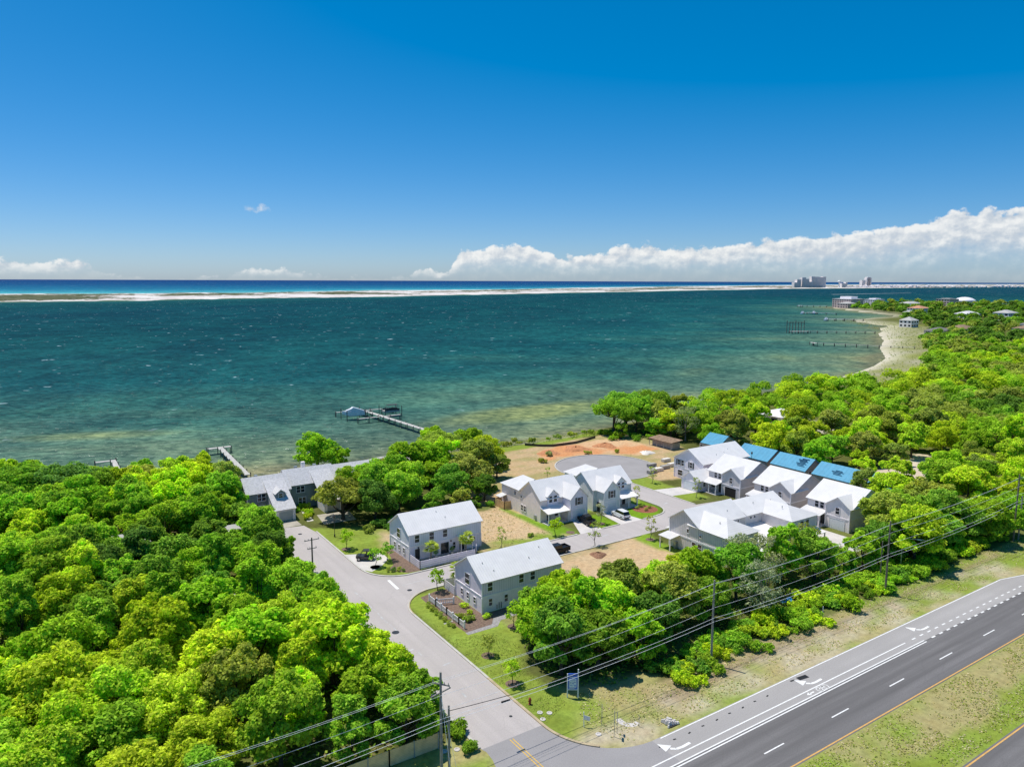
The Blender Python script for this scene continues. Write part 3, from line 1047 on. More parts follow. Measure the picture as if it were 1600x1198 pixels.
def gable_roof(mb, x0, x1, y0, y1, eave, ridge, axis, o=.32, th=.13, m=0, lift=.16):
    e0, r0 = eave + lift, ridge + lift
    if axis == 'x':
        ym = (y0 + y1) / 2
        s = (ridge - eave) / (ym - y0)
        for sg, ye in ((1, y0), (-1, y1)):
            pts = [(x0 - o, ye - sg * o, e0 - o * s), (x1 + o, ye - sg * o, e0 - o * s), (x1 + o, ym, r0), (x0 - o, ym, r0)]
            mb.slab(pts if sg > 0 else pts[::-1], th, m)
    else:
        xm = (x0 + x1) / 2
        s = (ridge - eave) / (xm - x0)
        for sg, xe in ((1, x0), (-1, x1)):
            pts = [(xe - sg * o, y1 + o, e0 - o * s), (xe - sg * o, y0 - o, e0 - o * s), (xm, y0 - o, r0), (xm, y1 + o, r0)]
            mb.slab(pts if sg > 0 else pts[::-1], th, m)
    return mb


def window(parent, face, at, a, z, w=.95, h=1.45, shutter=False, panes=1, dark='glass', name='window'):
    """a sash window on a wall. face '-y': wall plane y=at, a along x; face '-x': wall plane x=at, a along y"""
    f = MB()
    g = MB()

    def bx(mb, a0, a1, z0, z1, d0, d1):
        if face == '-y':
            mb.box(a0, at - d1, z0, a1, at - d0, z1)
        elif face == '+y':
            mb.box(a0, at + d0, z0, a1, at + d1, z1)
        else:
            mb.box(at - d1, a0, z0, at - d0, a1, z1)
    t = .09
    a0, a1, z0, z1 = a - w / 2, a + w / 2, z - h / 2, z + h / 2
    bx(f, a0 - t, a0, z0 - t, z1 + t, .003, .08)
    bx(f, a1, a1 + t, z0 - t, z1 + t, .003, .08)
    bx(f, a0, a1, z1, z1 + t, .003, .08)
    bx(f, a0, a1, z0 - t, z0, .003, .10)
    if h > .8:
        bx(f, a0, a1, z - .035, z + .035, .003, .06)
    if w > 1.5:
        bx(f, a - .07, a + .07, z0, z - .035, .003, .062)
        bx(f, a - .07, a + .07, z + .035, z1, .003, .062)
    fo = f.build(name, 'trim_white', parent)
    bx(g, a0 + .004, a1 - .004, z0 + .004, z1 - .004, .002, .035)
    g.build('pane', dark, fo)
    if shutter:
        s = MB()
        bx(s, a0 - t - .42, a0 - t - .02, z0 - .05, z1 + .05, .003, .06)
        bx(s, a1 + t + .02, a1 + t + .42, z0 - .05, z1 + .05, .003, .06)
        s.build('shutter', 'shutter_dark', fo)
    return fo


def door(parent, face, at, a, w=.95, h=2.1, mat='door_dark', z0=.12, name='door', trim=True):
    f, g = MB(), MB()

    def bx(mb, a0, a1, z_0, z_1, d0, d1):
        if face == '-y':
            mb.box(a0, at - d1, z_0, a1, at - d0, z_1)
        else:
            mb.box(at - d1, a0, z_0, at - d0, a1, z_1)
    a0, a1 = a - w / 2, a + w / 2
    bx(g, a0, a1, z0, z0 + h, .002, .05)
    do = g.build(name, mat, parent)
    if trim:
        bx(f, a0 - .1, a0 - .002, z0, z0 + h + .1, .003, .085)
        bx(f, a1 + .002, a1 + .1, z0, z0 + h + .1, .003, .085)
        bx(f, a0, a1, z0 + h + .003, z0 + h + .1, .003, .085)
        f.build('door_frame', 'trim_white', do)
    return do


def vents(parent, spots):
    for x, y, z in spots:
        MB().tube([(x, y, z - .3), (x, y, z + .16)], .08, 8).build('vent_pipe', 'metal_grey', parent)


def post(mb, x, y, z0, z1, w=.16):
    mb.box(x - w / 2, y - w / 2, z0, x + w / 2, y + w / 2, z1)


# ------------------------------------------------------------------ the two barn shaped houses
def barn(base, x0, y0, label, wall_lo, wall_hi):
    x1, y1, ev, rg = x0 + 15.2, y0 + 8.4, 5.15, 7.85
    h = thing('barn_house', label, 'house', (x0 + 7.6, y0 + 4.2, 0), group='white barn-shaped houses at the street corner')
    MB().box(x0, y0, 0, x1, y1, 2.62).build('lower_wall', wall_lo, h)
    gable_walls(MB(), x0 + .04, x1 - .04, y0 + .04, y1 - .04, ev, rg, 'x', 2.6).build('upper_wall', wall_hi, h)
    tb = MB()
    tb.box(x0 - .05, y0 - .05, 2.63, x1 + .05, y1 + .05, 2.83)
    for cx_, cy_ in ((x0, y0), (x1, y0), (x0, y1)):
        post(tb, cx_, cy_, 0, 2.62, .2)
        post(tb, cx_ + (.04 if cx_ == x0 else -.04), cy_ + (.04 if cy_ == y0 else -.04), 2.84, ev - .02, .2)
    tb.each('trim_board', 'trim_white', h)
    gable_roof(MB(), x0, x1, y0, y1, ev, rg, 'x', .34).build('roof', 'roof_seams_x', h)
    for v in (6.2, 4.3, 2.2):
        window(h, '-x', x0, y0 + v, 1.45, .62, .95)
    window(h, '-x', x0 + .04, y0 + 4.55, 4.15, 1.35, 1.75)
    return h, x0, y0


h, x0, y0 = barn('b', 55.6, 117.8, 'pale blue two storey barn house behind the long white courtyard fence', 'board_white', 'batten_blue')
for u in (57.2, 60.2, 63.0):
    window(h, '-y', y0 + .04, u, 4.05, .9, 1.35)
door(h, '-y', y0, 57.2, 1.0, 2.05, 'door_dark')
door(h, '-y', y0, 62.9, 1.7, 2.15, 'glass', name='french_door')
window(h, '-y', y0, 64.9, 1.35, .55, 1.2)
door(h, '-y', y0, 66.6, 1.1, 2.1, 'door_dark')
window(h, '-y', y0, 69.2, 1.9, .5, .6)
for u in (57.4, 60.6, 64.2):
    MB().box(u - .09, y0 - .2, 2.2, u + .09, y0 - .005, 2.5).build('wall_lantern', 'metal_dark', h)
aw = MB()
aw.slab([(65.4, y0 - 1.75, 2.55), (68.2, y0 - 1.75, 2.55), (68.2, y0 - .01, 3.25), (65.4, y0 - .01, 3.25)], .12)
aw.build('awning_roof', 'roof_seams_x', h)
aw = MB()
post(aw, 65.6, y0 - 1.55, .02, 2.45)
post(aw, 68.0, y0 - 1.55, .02, 2.45)
aw.each('awning_post', 'trim_white', h)
for u in (69.6, 70.1, 70.6):
    MB().box(u - .05, y0 - .08, .1, u + .05, y0 - .004, 2.55).build('downpipe', 'trim_white', h)
vents(h, [(62.8, 121.0, 7.35), (64.0, 119.6, 6.5)])
h, x0, y0 = barn('b', 55.7, 92.3, 'white barn house with grey board upper storey beside the street corner lawn', 'board_white', 'batten_grey')
for u in (57.15, 63.0, 65.2):
    window(h, '-y', y0 + .04, u, 4.1, .85, 1.3)
for u in (57.2, 60.1):
    window(h, '-y', y0, u, 1.6, .6, 1.1)
for u in (58.4, 58.8, 59.2):
    MB().box(u - .04, y0 - .07, .2, u + .04, y0 - .004, .9 + .3 * (u > 58.6)).build('meter_pipe', 'metal_dark', h)
vents(h, [(57.3, 94.9, 7.0), (58.5, 93.4, 6.0), (68.5, 95.3, 7.25), (65.6, 94.0, 6.45)])


# ------------------------------------------------------------------ fences
def board_fence(name, label, pts, hgt, mat, post_mat, group=None, step=2.0, cap=True, pw=.11):
    f = thing(name, label, 'fence', (*pts[0], 0), group=group)
    b, p = MB(), MB()
    for a, c_ in zip(pts[:-1], pts[1:]):
        ribbon(b, [a, c_], .05, .06, hgt)
        L = math.dist(a, c_)
        n = max(1, round(L / step))
        for i in range(n + 1):
            x, y = a[0] + (c_[0] - a[0]) * i / n, a[1] + (c_[1] - a[1]) * i / n
            post(p, x, y, 0, hgt + .06, pw)
    b.build('boards', mat, f)
    p.each('fence_post', post_mat, f)
    return f


board_fence('courtyard_fence', 'long white horizontal board fence round the courtyard of the pale blue barn house',
            [(55.62, 117.7), (55.62, 113.5), (67.1, 113.5), (68.4, 115.4)], 1.5, 'fence_white', 'trim_white', 'white board fences at the barn houses')
board_fence('courtyard_fence', 'short white board fence at the side of the grey topped barn house by a palm',
            [(55.5, 100.8), (55.5, 104.2), (60.5, 104.4)], 1.5, 'fence_white', 'trim_white', 'white board fences at the barn houses')
board_fence('wooden_fence', 'new timber privacy fence behind the cream gabled house', [(88.9, 138.4), (87.0, 138.4), (87.0, 134.4), (88.8, 134.4)], 1.8, 'wood_new', 'wood_new', step=1.6)
board_fence('wooden_fence', 'honey coloured timber fence below the trees by the tall utility pole',
            [(2, 66.8), (8, 66.75), (16, 66.8), (24, 66.75), (28.8, 66.8), (34.6, 66.7)], 1.9, 'wood_rail', 'wood_grey', step=3.0, pw=.14)


def picket(pts, label):
    f = thing('picket_fence', label, 'fence', (*pts[0], 0), group='low white picket fences on the corner bed')
    b, p = MB(), MB()
    for a, c_ in zip(pts[:-1], pts[1:]):
        for z in (.28, .88):
            ribbon(b, [a, c_], .06, z, z + .14)
        L = math.dist(a, c_)
        n = max(2, int(L / .28))
        for i in range(n):
            x, y = a[0] + (c_[0] - a[0]) * (i + .5) / n, a[1] + (c_[1] - a[1]) * (i + .5) / n
            post(b, x, y, .12, 1.0, .09)
        n = max(1, round(L / 2.2))
        for i in range(n + 1):
            x, y = a[0] + (c_[0] - a[0]) * i / n, a[1] + (c_[1] - a[1]) * i / n
            post(p, x, y, 0, 1.25, .2)
    b.build('rails', 'trim_white', f)
    p.each('fence_post', 'trim_white', f)


picket([(51.0, 100.9), (51.0, 98.6), (51.0, 95.0), (51.0, 91.2), (51.0, 89.6)], 'long white picket fence between the row of small shrubs and the mulch bed')
picket([(51.3, 98.9), (53.8, 97.9)], 'short white picket fence jutting into the corner mulch bed')
f = thing('iron_fence', 'black iron railing at the edge of the wood beside the side street', 'fence', (37.6, 113.8, 0))
b, p = MB(), MB()
for z in (.2, 1.45):
    ribbon(b, [(37.4, 114.2), (37.9, 105.6)], .07, z, z + .07)
    ribbon(b, [(37.9, 105.6), (36.1, 104.9)], .07, z, z + .07)
for i in range(34):
    post(b, 37.4 + .5 * i / 34, 114.2 - 8.6 * i / 34, .1, 1.5, .05)
for i in range(5):
    post(p, 37.4 + .5 * i / 4, 114.2 - 8.6 * i / 4, 0, 1.75, .18)
b.build('bars', 'metal_dark', f)
p.each('fence_post', 'metal_dark', f)
b = MB()
ribbon(b, [(127.7, 185.5), (131, 181.6), (134, 179.6), (138, 179.3), (143, 179.2), (148, 180.6), (153.6, 182.4)], .04, 0, .75)
for x, y in ((127.7, 185.5), (131, 181.6), (134, 179.6), (138, 179.3), (143, 179.2), (148, 180.6), (153.6, 182.4)):
    post(b, x, y, 0, .95, .06)
tag(b.build('silt_fence', 'metal_dark', at=(138, 181, 0)), 'low black silt fence between the red dirt and the shore grass', 'fence')


# ------------------------------------------------------------------ the two gabled street houses
def street_house(label, x0, mirror, wall, front, gname):
    """two storey house: main block with ridge along x, gabled garage wing, dormer, porch, hipped rear wing"""
    W_ = 11.2
    y0, y1, ev, rg = 122.7, 130.7, 4.95, 8.05

    def X(a):
        return x0 + (W_ - a if mirror else a)

    def span(a, b_):
        return (min(X(a), X(b_)), max(X(a), X(b_)))
    h = thing('gabled_house', label, 'house', (x0 + W_ / 2, 126, 0), group='gabled two storey houses facing the inner street')
    w = MB()
    gable_walls(w, x0, x0 + W_, y0, y1, ev, rg, 'x')
    a, b_ = span(5.9, 10.4)
    r0, r1 = span(.15, 7.2)
    w.box(r0, y1 + .003, 0, r1, 138.2, 5.0)
    w.build('wall', wall, h)
    g = MB()
    gable_walls(g, a, b_, 119.9, 125.5, 4.95, 7.1, 'y')
    da, db = span(1.7, 4.6)
    gable_walls(g, da, db, y0 - .12, y0 + 2.6, 5.45, 6.7, 'y', 3.2)
    g.build('front_gable_wall', front, h)
    r = MB()
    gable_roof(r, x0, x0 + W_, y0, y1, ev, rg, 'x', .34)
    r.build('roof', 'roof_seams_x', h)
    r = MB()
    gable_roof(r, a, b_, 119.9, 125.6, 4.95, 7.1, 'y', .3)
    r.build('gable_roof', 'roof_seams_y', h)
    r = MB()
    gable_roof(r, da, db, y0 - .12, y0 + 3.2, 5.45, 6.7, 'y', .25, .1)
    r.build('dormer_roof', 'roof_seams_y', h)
    r = MB()                                             # hipped roof of the rear wing
    xm, e, o = (r0 + r1) / 2, 5.12, .35
    A, B_, C_, D_ = (r0 - o, y1 - .6, e), (r1 + o, y1 - .6, e), (r1 + o, 138.2 + o, e), (r0 - o, 138.2 + o, e)
    P, Q = (xm, y1 - .6, 7.25), (xm, 134.7, 7.25)
    r.poly([B_, C_, Q, P]).poly([C_, D_, Q]).poly([D_, A, P, Q]).poly([A, D_, C_, B_])
    r.build('rear_roof', 'roof_seams_y', h)
    # porch
    p0, p1 = span(.1, 5.75)
    r = MB()
    r.slab([(p0 - .25, 119.75, 2.6), (p1, 119.75, 2.6), (p1, y0 - .02, 3.35), (p0 - .25, y0 - .02, 3.35)], .12)
    r.build('porch_roof', 'roof_seams_x', h)
    p = MB()
    for xx in (p0 + .1, (p0 + p1) / 2, p1 - .25):
        post(p, xx, 120.0, .1, 2.48, .2)
    p.each('porch_post', 'trim_white', h)
    MB().box(p0, 119.8, 0, p1, y0 - .01, .14).build('porch_floor', 'concrete', h)
    t_ = MB()
    for xx in (x0, x0 + W_):
        post(t_, xx, y0, 0, ev - .1, .18)
    for xx in (a, b_):
        post(t_, xx, 119.9, 0, 4.8, .18)
    t_.box(a - .06, 119.84, 2.62, b_ + .06, 119.9 - .003, 2.8)
    t_.each('trim_board', 'trim_white', h)
    mid = (da + db) / 2
    window(h, '-y', y0 - .12, mid - .62, 4.75, .8, 1.35)
    window(h, '-y', y0 - .12, mid + .62, 4.75, .8, 1.35)
    window(h, '-y', 119.9, (a + b_) / 2, 4.15, .95, 1.5, True)
    if mirror:
        door(h, '-y', 119.9, (a + b_) / 2, 2.6, 2.2, 'garage_white', .03, 'garage_door_or_shade')
        window(h, '-x', x0, 128.6, 1.6, .7, 1.2)
        door(h, '-x', a, 121.6, 1.1, 2.2, 'door_dark')
    else:
        door(h, '-y', 119.9, (a + b_) / 2, 3.2, 2.25, 'garage_white', .03, 'garage_door_or_shade')
        window(h, '-x', x0, 128.5, 1.5, .7, 1.25)
        window(h, '-x', x0, 129.6, 1.5, .7, 1.25)
        window(h, '-x', r0, 132.6, 4.1, .55, .8)
        window(h, '-x', x0, 129.9, 3.9, .4, .6)
        MB().box(x0 - .32, 124.2, .3, x0 - .005, 124.75, 1.2).build('meter_box', 'metal_grey', h)
    door(h, '-y', y0, X(2.1), 1.0, 2.1, 'door_dark')
    window(h, '-y', y0, X(4.2), 1.5, .9, 1.35)
    vents(h, [(X(3.2), 127.4, 7.9)])
    return h


h = street_house('cream gabled two storey house with a blue shaded porch roof and white garage door', 88.6, False, 'lap_cream', 'board_white_batten', 'g')
MB().slab([(86.9, 136.0, 2.5), (88.7, 136.0, 2.9), (88.7, 138.0, 2.9), (86.9, 138.0, 2.5)], .1).build('side_awning', 'roof_seams_y', h)
street_house('pale blue gabled two storey house with its porch at the turf island', 103.0, True, 'lap_pale_blue', 'lap_pale_blue', 'g')


# ------------------------------------------------------------------ large white house by the turning circle
h = thing('white_house', 'large white two storey house with shuttered gable windows beside the turning circle', 'house', (149, 129, 0))
x0, x1, y0, y1, ev, rg = 140.2, 157.5, 124.3, 134.1, 5.3, 8.2
w = MB()
gable_walls(w, x0, x1, y0, y1, ev, rg, 'x')
w.build('wall', 'board_white', h)
gable_roof(MB(), x0, x1, y0, y1, ev, rg, 'x', .4).build('roof', 'roof_seams_x', h)
w = MB()
gable_walls(w, 134.0, x0 - .003, 120.4, 125.6, 2.7, 4.6, 'x')
w.build('garage_wall', 'board_white_batten', h)
gable_roof(MB(), 134.0, x0 - .3, 120.4, 125.6, 2.7, 4.6, 'x', .28).build('garage_roof', 'roof_seams_x', h)
door(h, '-x', 134.0, 123.0, 3.6, 2.2, 'garage_white', .03, 'garage_door_or_shade')
for v in (132.5, 131.2):
    window(h, '-x', x0, v, 4.2, .85, 1.45, v == 132.5)
window(h, '-x', x0, 128.3, 4.2, .85, 1.45, True)
window(h, '-x', x0, 132.0, 1.5, 1.5, 1.4)
window(h, '-y', 120.4, 136.4, 1.6, .7, 1.0)
t_ = MB()
post(t_, x0, y0, 0, 5.1, .2)
post(t_, x0, y1, 0, 5.1, .2)
t_.box(x0 - .05, 126.0, 2.75, x0 - .003, y1 - .1, 2.95)
t_.each('trim_board', 'trim_white', h)
vents(h, [(150.2, 126.4, 6.75), (152.6, 127.2, 7.2), (147, 126.1, 6.6)])


# ------------------------------------------------------------------ row of three houses that face the white house's lane
def row_house(y0, label, wall, garage_open):
    """y0 = wall nearest the highway; front faces -x"""
    y1, ym = y0 + 10.3, y0 + 5.3
    x0, x1, ev, rg = 138.6, 150.4, 4.9, 8.0
    h = thing('lane_house', label, 'house', (144.5, y0 + 5, 0), group='row of grey houses with white roofs facing the lane')
    gable_walls(MB(), x0, x1, y0, y1, ev, rg, 'y').build('wall', wall, h)
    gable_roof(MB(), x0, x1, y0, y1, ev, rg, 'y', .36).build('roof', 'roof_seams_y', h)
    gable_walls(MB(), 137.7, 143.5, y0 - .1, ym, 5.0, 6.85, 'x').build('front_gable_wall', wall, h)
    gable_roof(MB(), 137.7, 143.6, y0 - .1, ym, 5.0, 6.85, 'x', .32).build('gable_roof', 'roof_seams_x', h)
    r = MB()
    r.slab([(135.6, y1 + .2, 2.55), (135.6, ym + .05, 2.55), (138.58, ym + .05, 3.25), (138.58, y1 + .2, 3.25)], .12)
    r.build('porch_roof', 'roof_seams_y', h)
    p = MB()
    for yy in (y1 - .1, (y1 + ym) / 2, ym + .35):
        post(p, 135.9, yy, .1, 2.4, .2)
    p.each('porch_post', 'trim_white', h)
    MB().box(135.7, ym + .05, 0, 138.58, y1, .12).build('porch_floor', 'concrete', h)
    t_ = MB()
    post(t_, 137.7, y0 - .1, 0, 4.85, .2)
    post(t_, 137.7, ym, 0, 4.6, .2)
    t_.box(137.62, y0 - .15, 2.6, 137.7 - .003, ym + .1, 2.82)
    t_.box(137.75, y0 - .16, 2.6, 143.4, y0 - .1 - .003, 2.82)
    t_.each('trim_board', 'trim_white', h)
    for v in (ym + 1.5, ym + 2.75):
        window(h, '-x', x0, v, 4.15, .85, 1.5)
    window(h, '-x', 137.7, (y0 + ym) / 2, 4.0, .85, 1.35)
    window(h, '-y', y0, 147.5, 3.9, .55, .7)
    door(h, '-x', 137.7, (y0 + ym) / 2, 3.3, 2.25, 'garage_shade' if garage_open else 'garage_white', .03, 'garage_door_or_shade')  # open garage is a flat panel with its inside shade painted on
    door(h, '-x', x0, ym + 1.2, 1.0, 2.1, 'door_dark')
    window(h, '-x', x0, ym + 3.3, 1.5, 1.3, 1.3)
    return h


row_house(110.7, 'blue grey lane house with an open garage, next to the large white house', 'lap_grey', True)
row_house(97.0, 'taupe lane house in the middle of the row of three', 'lap_taupe', False)
row_house(83.0, 'pale silver lane house at the wooded highway end of the row', 'lap_silver', False)


# ------------------------------------------------------------------ attached pair in front
def hip_wing(r, x0, x1, y0, y1, e, rz, o=.34):
    xm = (x0 + x1) / 2
    hy = y0 + (x1 - x0) / 2 * .95
    A, B_, C_, D_ = (x0 - o, y0 - o, e), (x1 + o, y0 - o, e), (x1 + o, y1, e), (x0 - o, y1, e)
    P, Q = (xm, hy, rz), (xm, y1, rz)
    r.poly([A, B_, P]).poly([B_, C_, Q, P]).poly([D_, A, P, Q]).poly([D_, C_, B_, A])


def pair_house(x0, mirror, label, wall):
    h = thing('attached_house', label, 'house', (x0 + 6.6, 91, 0), group='attached grey houses with hipped rear wings')
    x1 = x0 + 13.1
    w0, w1 = (x0 + 4.95, x1) if mirror else (x0, x0 + 8.3)
    l0, l1 = (x0 + .04, x0 + 4.9) if mirror else (x0 + 8.35, x1)
    gable_walls(MB(), x0, x1, 90.9, 98.2, 5.6, 7.55 if mirror else 8.0, 'x').build('wall', wall, h)
    gable_roof(MB(), x0 + (0 if not mirror else .4), x1 - .4, 90.9, 98.2, 5.6, 7.55 if mirror else 8.0, 'x', .36).build('roof', 'roof_seams_x', h)
    MB().box(w0 + .03, 84.0, 0, w1 - .03, 90.9 - .003, 5.45).build('wing_wall', wall, h)
    r = MB()
    hip_wing(r, w0, w1, 84.0, 93.6, 5.47, 7.0 if mirror else 7.5)
    r.build('wing_roof', 'roof_seams_y', h)
    MB().box(l0, 84.2, 0, l1, 90.9 - .003, 2.5).build('low_wall', wall, h)
    r = MB()
    r.slab([(l0 - .02, 83.7, 2.62), (l1 + .02, 83.7, 2.62), (l1 + .02, 90.88, 3.55), (l0 - .02, 90.88, 3.55)], .14)
    r.build('low_roof', 'roof_seams_x', h)
    r = MB()
    p0, p1 = w0 + 1.2, w1 - .2
    r.slab([(p0, 81.7, 2.5), (p1, 81.7, 2.5), (p1, 83.98, 3.05), (p0, 83.98, 3.05)], .12)
    r.build('porch_roof', 'roof_seams_x', h)
    p = MB()
    post(p, p0 + .2, 81.9, 0, 2.4, .18)
    post(p, p1 - .2, 81.9, 0, 2.4, .18)
    p.each('porch_post', 'trim_white', h)
    for a in (w0 + 3.2, w0 + 4.9):
        window(h, '-y', 84.0, a, 4.1, 1.0, 1.6)
    for a in (l0 + 1.6, l0 + 2.7):
        window(h, '-y', 90.9, a, 4.9, .45, .45)
    window(h, '-y', 84.2, (l0 + l1) / 2, 1.5, 1.0, 1.3)
    vents(h, [((x0 + x1) / 2 - 2, 92.8, 7.0), ((x0 + x1) / 2 + 3, 92.4, 6.8), (w0 + 2.4, 88, 6.9)])
    return h


h = pair_house(102.0, False, 'grey board and batten attached house with a long blank side facing the bare lot', 'batten_mid')
x0 = 102.0
t_ = MB()
t_.box(x0 - .07, 84.1, 2.62, x0 - .003, 98.1, 2.9)
post(t_, x0, 84.03, 0, 5.3, .2)
post(t_, x0, 98.2, 0, 5.4, .2)
t_.each('trim_board', 'trim_white', h)
window(h, '-x', x0, 93.5, 4.2, .5, .75)
window(h, '-x', x0, 90.4, 4.0, .4, .45)
for v in (91.9, 90.5):
    window(h, '-x', x0 + .03 if v < 90.9 else x0, v, 1.65, .95, 1.5)
MB().box(x0 - .6, 96.0, 0, x0 - .02, 96.5, 1.3).build('meter_box', 'metal_grey', h)
MB().slab([(99.3, 98.6, 2.5), (99.3, 95.4, 2.5), (101.98, 95.4, 2.85), (101.98, 98.6, 2.85)], .12).build('side_porch_roof', 'roof_seams_y', h)
p = MB()
post(p, 99.6, 98.3, 0, 2.4, .18)
post(p, 99.6, 95.7, 0, 2.4, .18)
p.each('porch_post', 'trim_white', h)
MB().slab([(103.5, 101.0, 2.5), (114.5, 101.0, 2.5), (114.5, 98.25, 3.1), (103.5, 98.25, 3.1)][::-1], .12).build('front_porch_roof', 'roof_seams_x', h)
h = pair_house(115.15, True, 'pale attached house joined to the board and batten one, nearest the lane', 'lap_silver')
MB().slab([(116.5, 101.2, 2.5), (127.5, 101.2, 2.5), (127.5, 98.25, 3.1), (116.5, 98.25, 3.1)][::-1], .12).build('front_porch_roof', 'roof_seams_x', h)

# ------------------------------------------------------------------ houses still under blue roofing membrane
for i, (y0, ln_, xs, lab) in enumerate([
        (120.4, 10.2, 160.2, 'unfinished house under blue membrane showing past the end of the large white house'),
        (108.8, 9.8, 159.6, 'unfinished house with blue membrane roof behind the blue grey lane house'),
        (96.0, 10.4, 159.5, 'unfinished house with the broadest clear view of its blue roof, behind the taupe lane house'),
        (82.3, 10.4, 159.8, 'unfinished blue roofed house half hidden by trees behind the pale silver lane house'),
        (139.5, 6.4, 163.5, 'unfinished blue roofed house peeping over the ridge of the large white house')]):
    h = thing('unfinished_house', lab, 'house', (xs + 4, y0 + ln_ / 2, 0), group='unfinished houses with blue roofs')
    gable_walls(MB(), xs, xs + 7.6, y0, y0 + ln_, 4.2, 6.6, 'y').build('wall', 'wrap_tan', h)
    gable_roof(MB(), xs, xs + 7.6, y0, y0 + ln_, 4.2, 6.6, 'y', .3).build('roof', 'roof_blue', h)
    window(h, '-y', y0, xs + 2.2, 3.2, .9, 1.3)
    window(h, '-x', xs, y0 + 3, 3.0, .9, 1.3)
    window(h, '-x', xs, y0 + 6.5, 3.0, .9, 1.3)
    if i in (1, 2):
        k_ = MB()
        for q_ in range(7 if i == 1 else 4):
            k_.box(xs + .9 + q_ * .35, y0 + (3.4 if i == 2 else .8) + .5 * (q_ % 2), 5.0 + q_ * .21, xs + 1.1 + q_ * .35, y0 + (5.6 if i == 2 else 2.8) + .4 * (q_ % 3), 5.1 + q_ * .235)  # dark marks on the roof, raised as thin boxes
        tag(k_.build('dark_roof_marks', 'roof_blue_dark', at=(xs + 2, y0 + 4, 5.2)), 'dark blue marks on the blue roof ' + ('with the broadest clear view' if i == 2 else 'behind the blue grey lane house'), 'building material')

# ------------------------------------------------------------------ grey shore house (attached units with catslide garages)
h = thing('shore_house', 'slate grey town house with shingle roof and dormer where the side street meets the shore', 'house', (45, 160, 0))
w = MB()
gable_walls(w, 37.2, 46.4, 159.2, 166.6, 5.3, 7.9, 'x')
gable_walls(w, 46.45, 57.4, 160.6, 168.0, 5.5, 8.2, 'x')
gable_walls(w, 57.45, 70, 162.6, 169.6, 5.0, 7.4, 'x')
w.build('wall', 'lap_slate', h)
w = MB()
for a, b_, y in ((41.5, 45.5, 153.1), (52.4, 56.6, 154.2)):
    w.poly([(a, y, 0), (b_, y, 0), (b_, y, 2.55), (a, y, 2.55)])
    w.poly([(a, 159.19, 0), (a, y, 0), (a, y, 2.55), (a, 159.19, 5.2)])
    w.poly([(b_, y, 0), (b_, 159.19, 0), (b_, 159.19, 5.2), (b_, y, 2.55)])
w.build('garage_wall', 'stucco_white', h)
r = MB()
gable_roof(r, 37.2, 46.4, 159.2, 166.6, 5.3, 7.9, 'x', .35)
gable_roof(r, 46.5, 57.4, 160.6, 168.0, 5.5, 8.2, 'x', .35)
gable_roof(r, 57.5, 70, 162.6, 169.6, 5.0, 7.4, 'x', .35)
for a, b_, y, y2, z2 in ((41.2, 45.8, 152.8, 161.6, 7.25), (52.1, 56.9, 153.9, 163.2, 7.6)):
    r.slab([(a, y, 2.62), (b_, y, 2.62), (b_, y2, z2), (a, y2, z2)], .16)
r.build('roof', 'roof_shingle', h)
door(h, '-y', 153.1, 43.6, 2.9, 2.2, 'garage_grey', .03, 'garage_door_or_shade')
door(h, '-y', 154.2, 54.5, 2.9, 2.2, 'garage_grey', .03, 'garage_door_or_shade')
dm = MB()
gable_walls(dm, 42.5, 44.5, 156.2, 159.0, 5.35, 6.1, 'y', 4.2)
dm.build('dormer_wall', 'lap_slate', h)
dm = MB()
gable_roof(dm, 42.5, 44.5, 156.2, 159.6, 5.35, 6.1, 'y', .3, .1)
dm.build('dormer_roof', 'roof_shingle', h)
window(h, '-y', 156.2, 43.5, 4.85, .85, .9)
window(h, '-y', 159.2, 40.2, 4.2, 1.7, 1.5)
window(h, '-y', 159.2, 39.7, 1.4, 1.9, 1.9)
window(h, '-y', 160.6, 49.2, 4.3, 1.8, 1.4)
window(h, '-y', 160.6, 49.5, 1.6, 1.6, 1.6)
t_ = MB()
for a in (37.2, 46.42):
    post(t_, a, 159.2, 0, 5.1, .2)
for a in (41.5, 45.5):
    post(t_, a, 153.1, 0, 2.45, .22)
t_.each('trim_board', 'trim_white', h)
for x, y, z in ((40.2, 163.4, 7.9), (49.5, 164.8, 8.3), (53.9, 164.9, 8.2)):
    MB().box(x - .35, y - .3, z - .6, x + .35, y + .3, z + .35).build('roof_vent', 'metal_grey', h)
MB().box(51.2, 165.6, 7.6, 52.0, 166.4, 9.2).build('chimney', 'stucco_white', h)


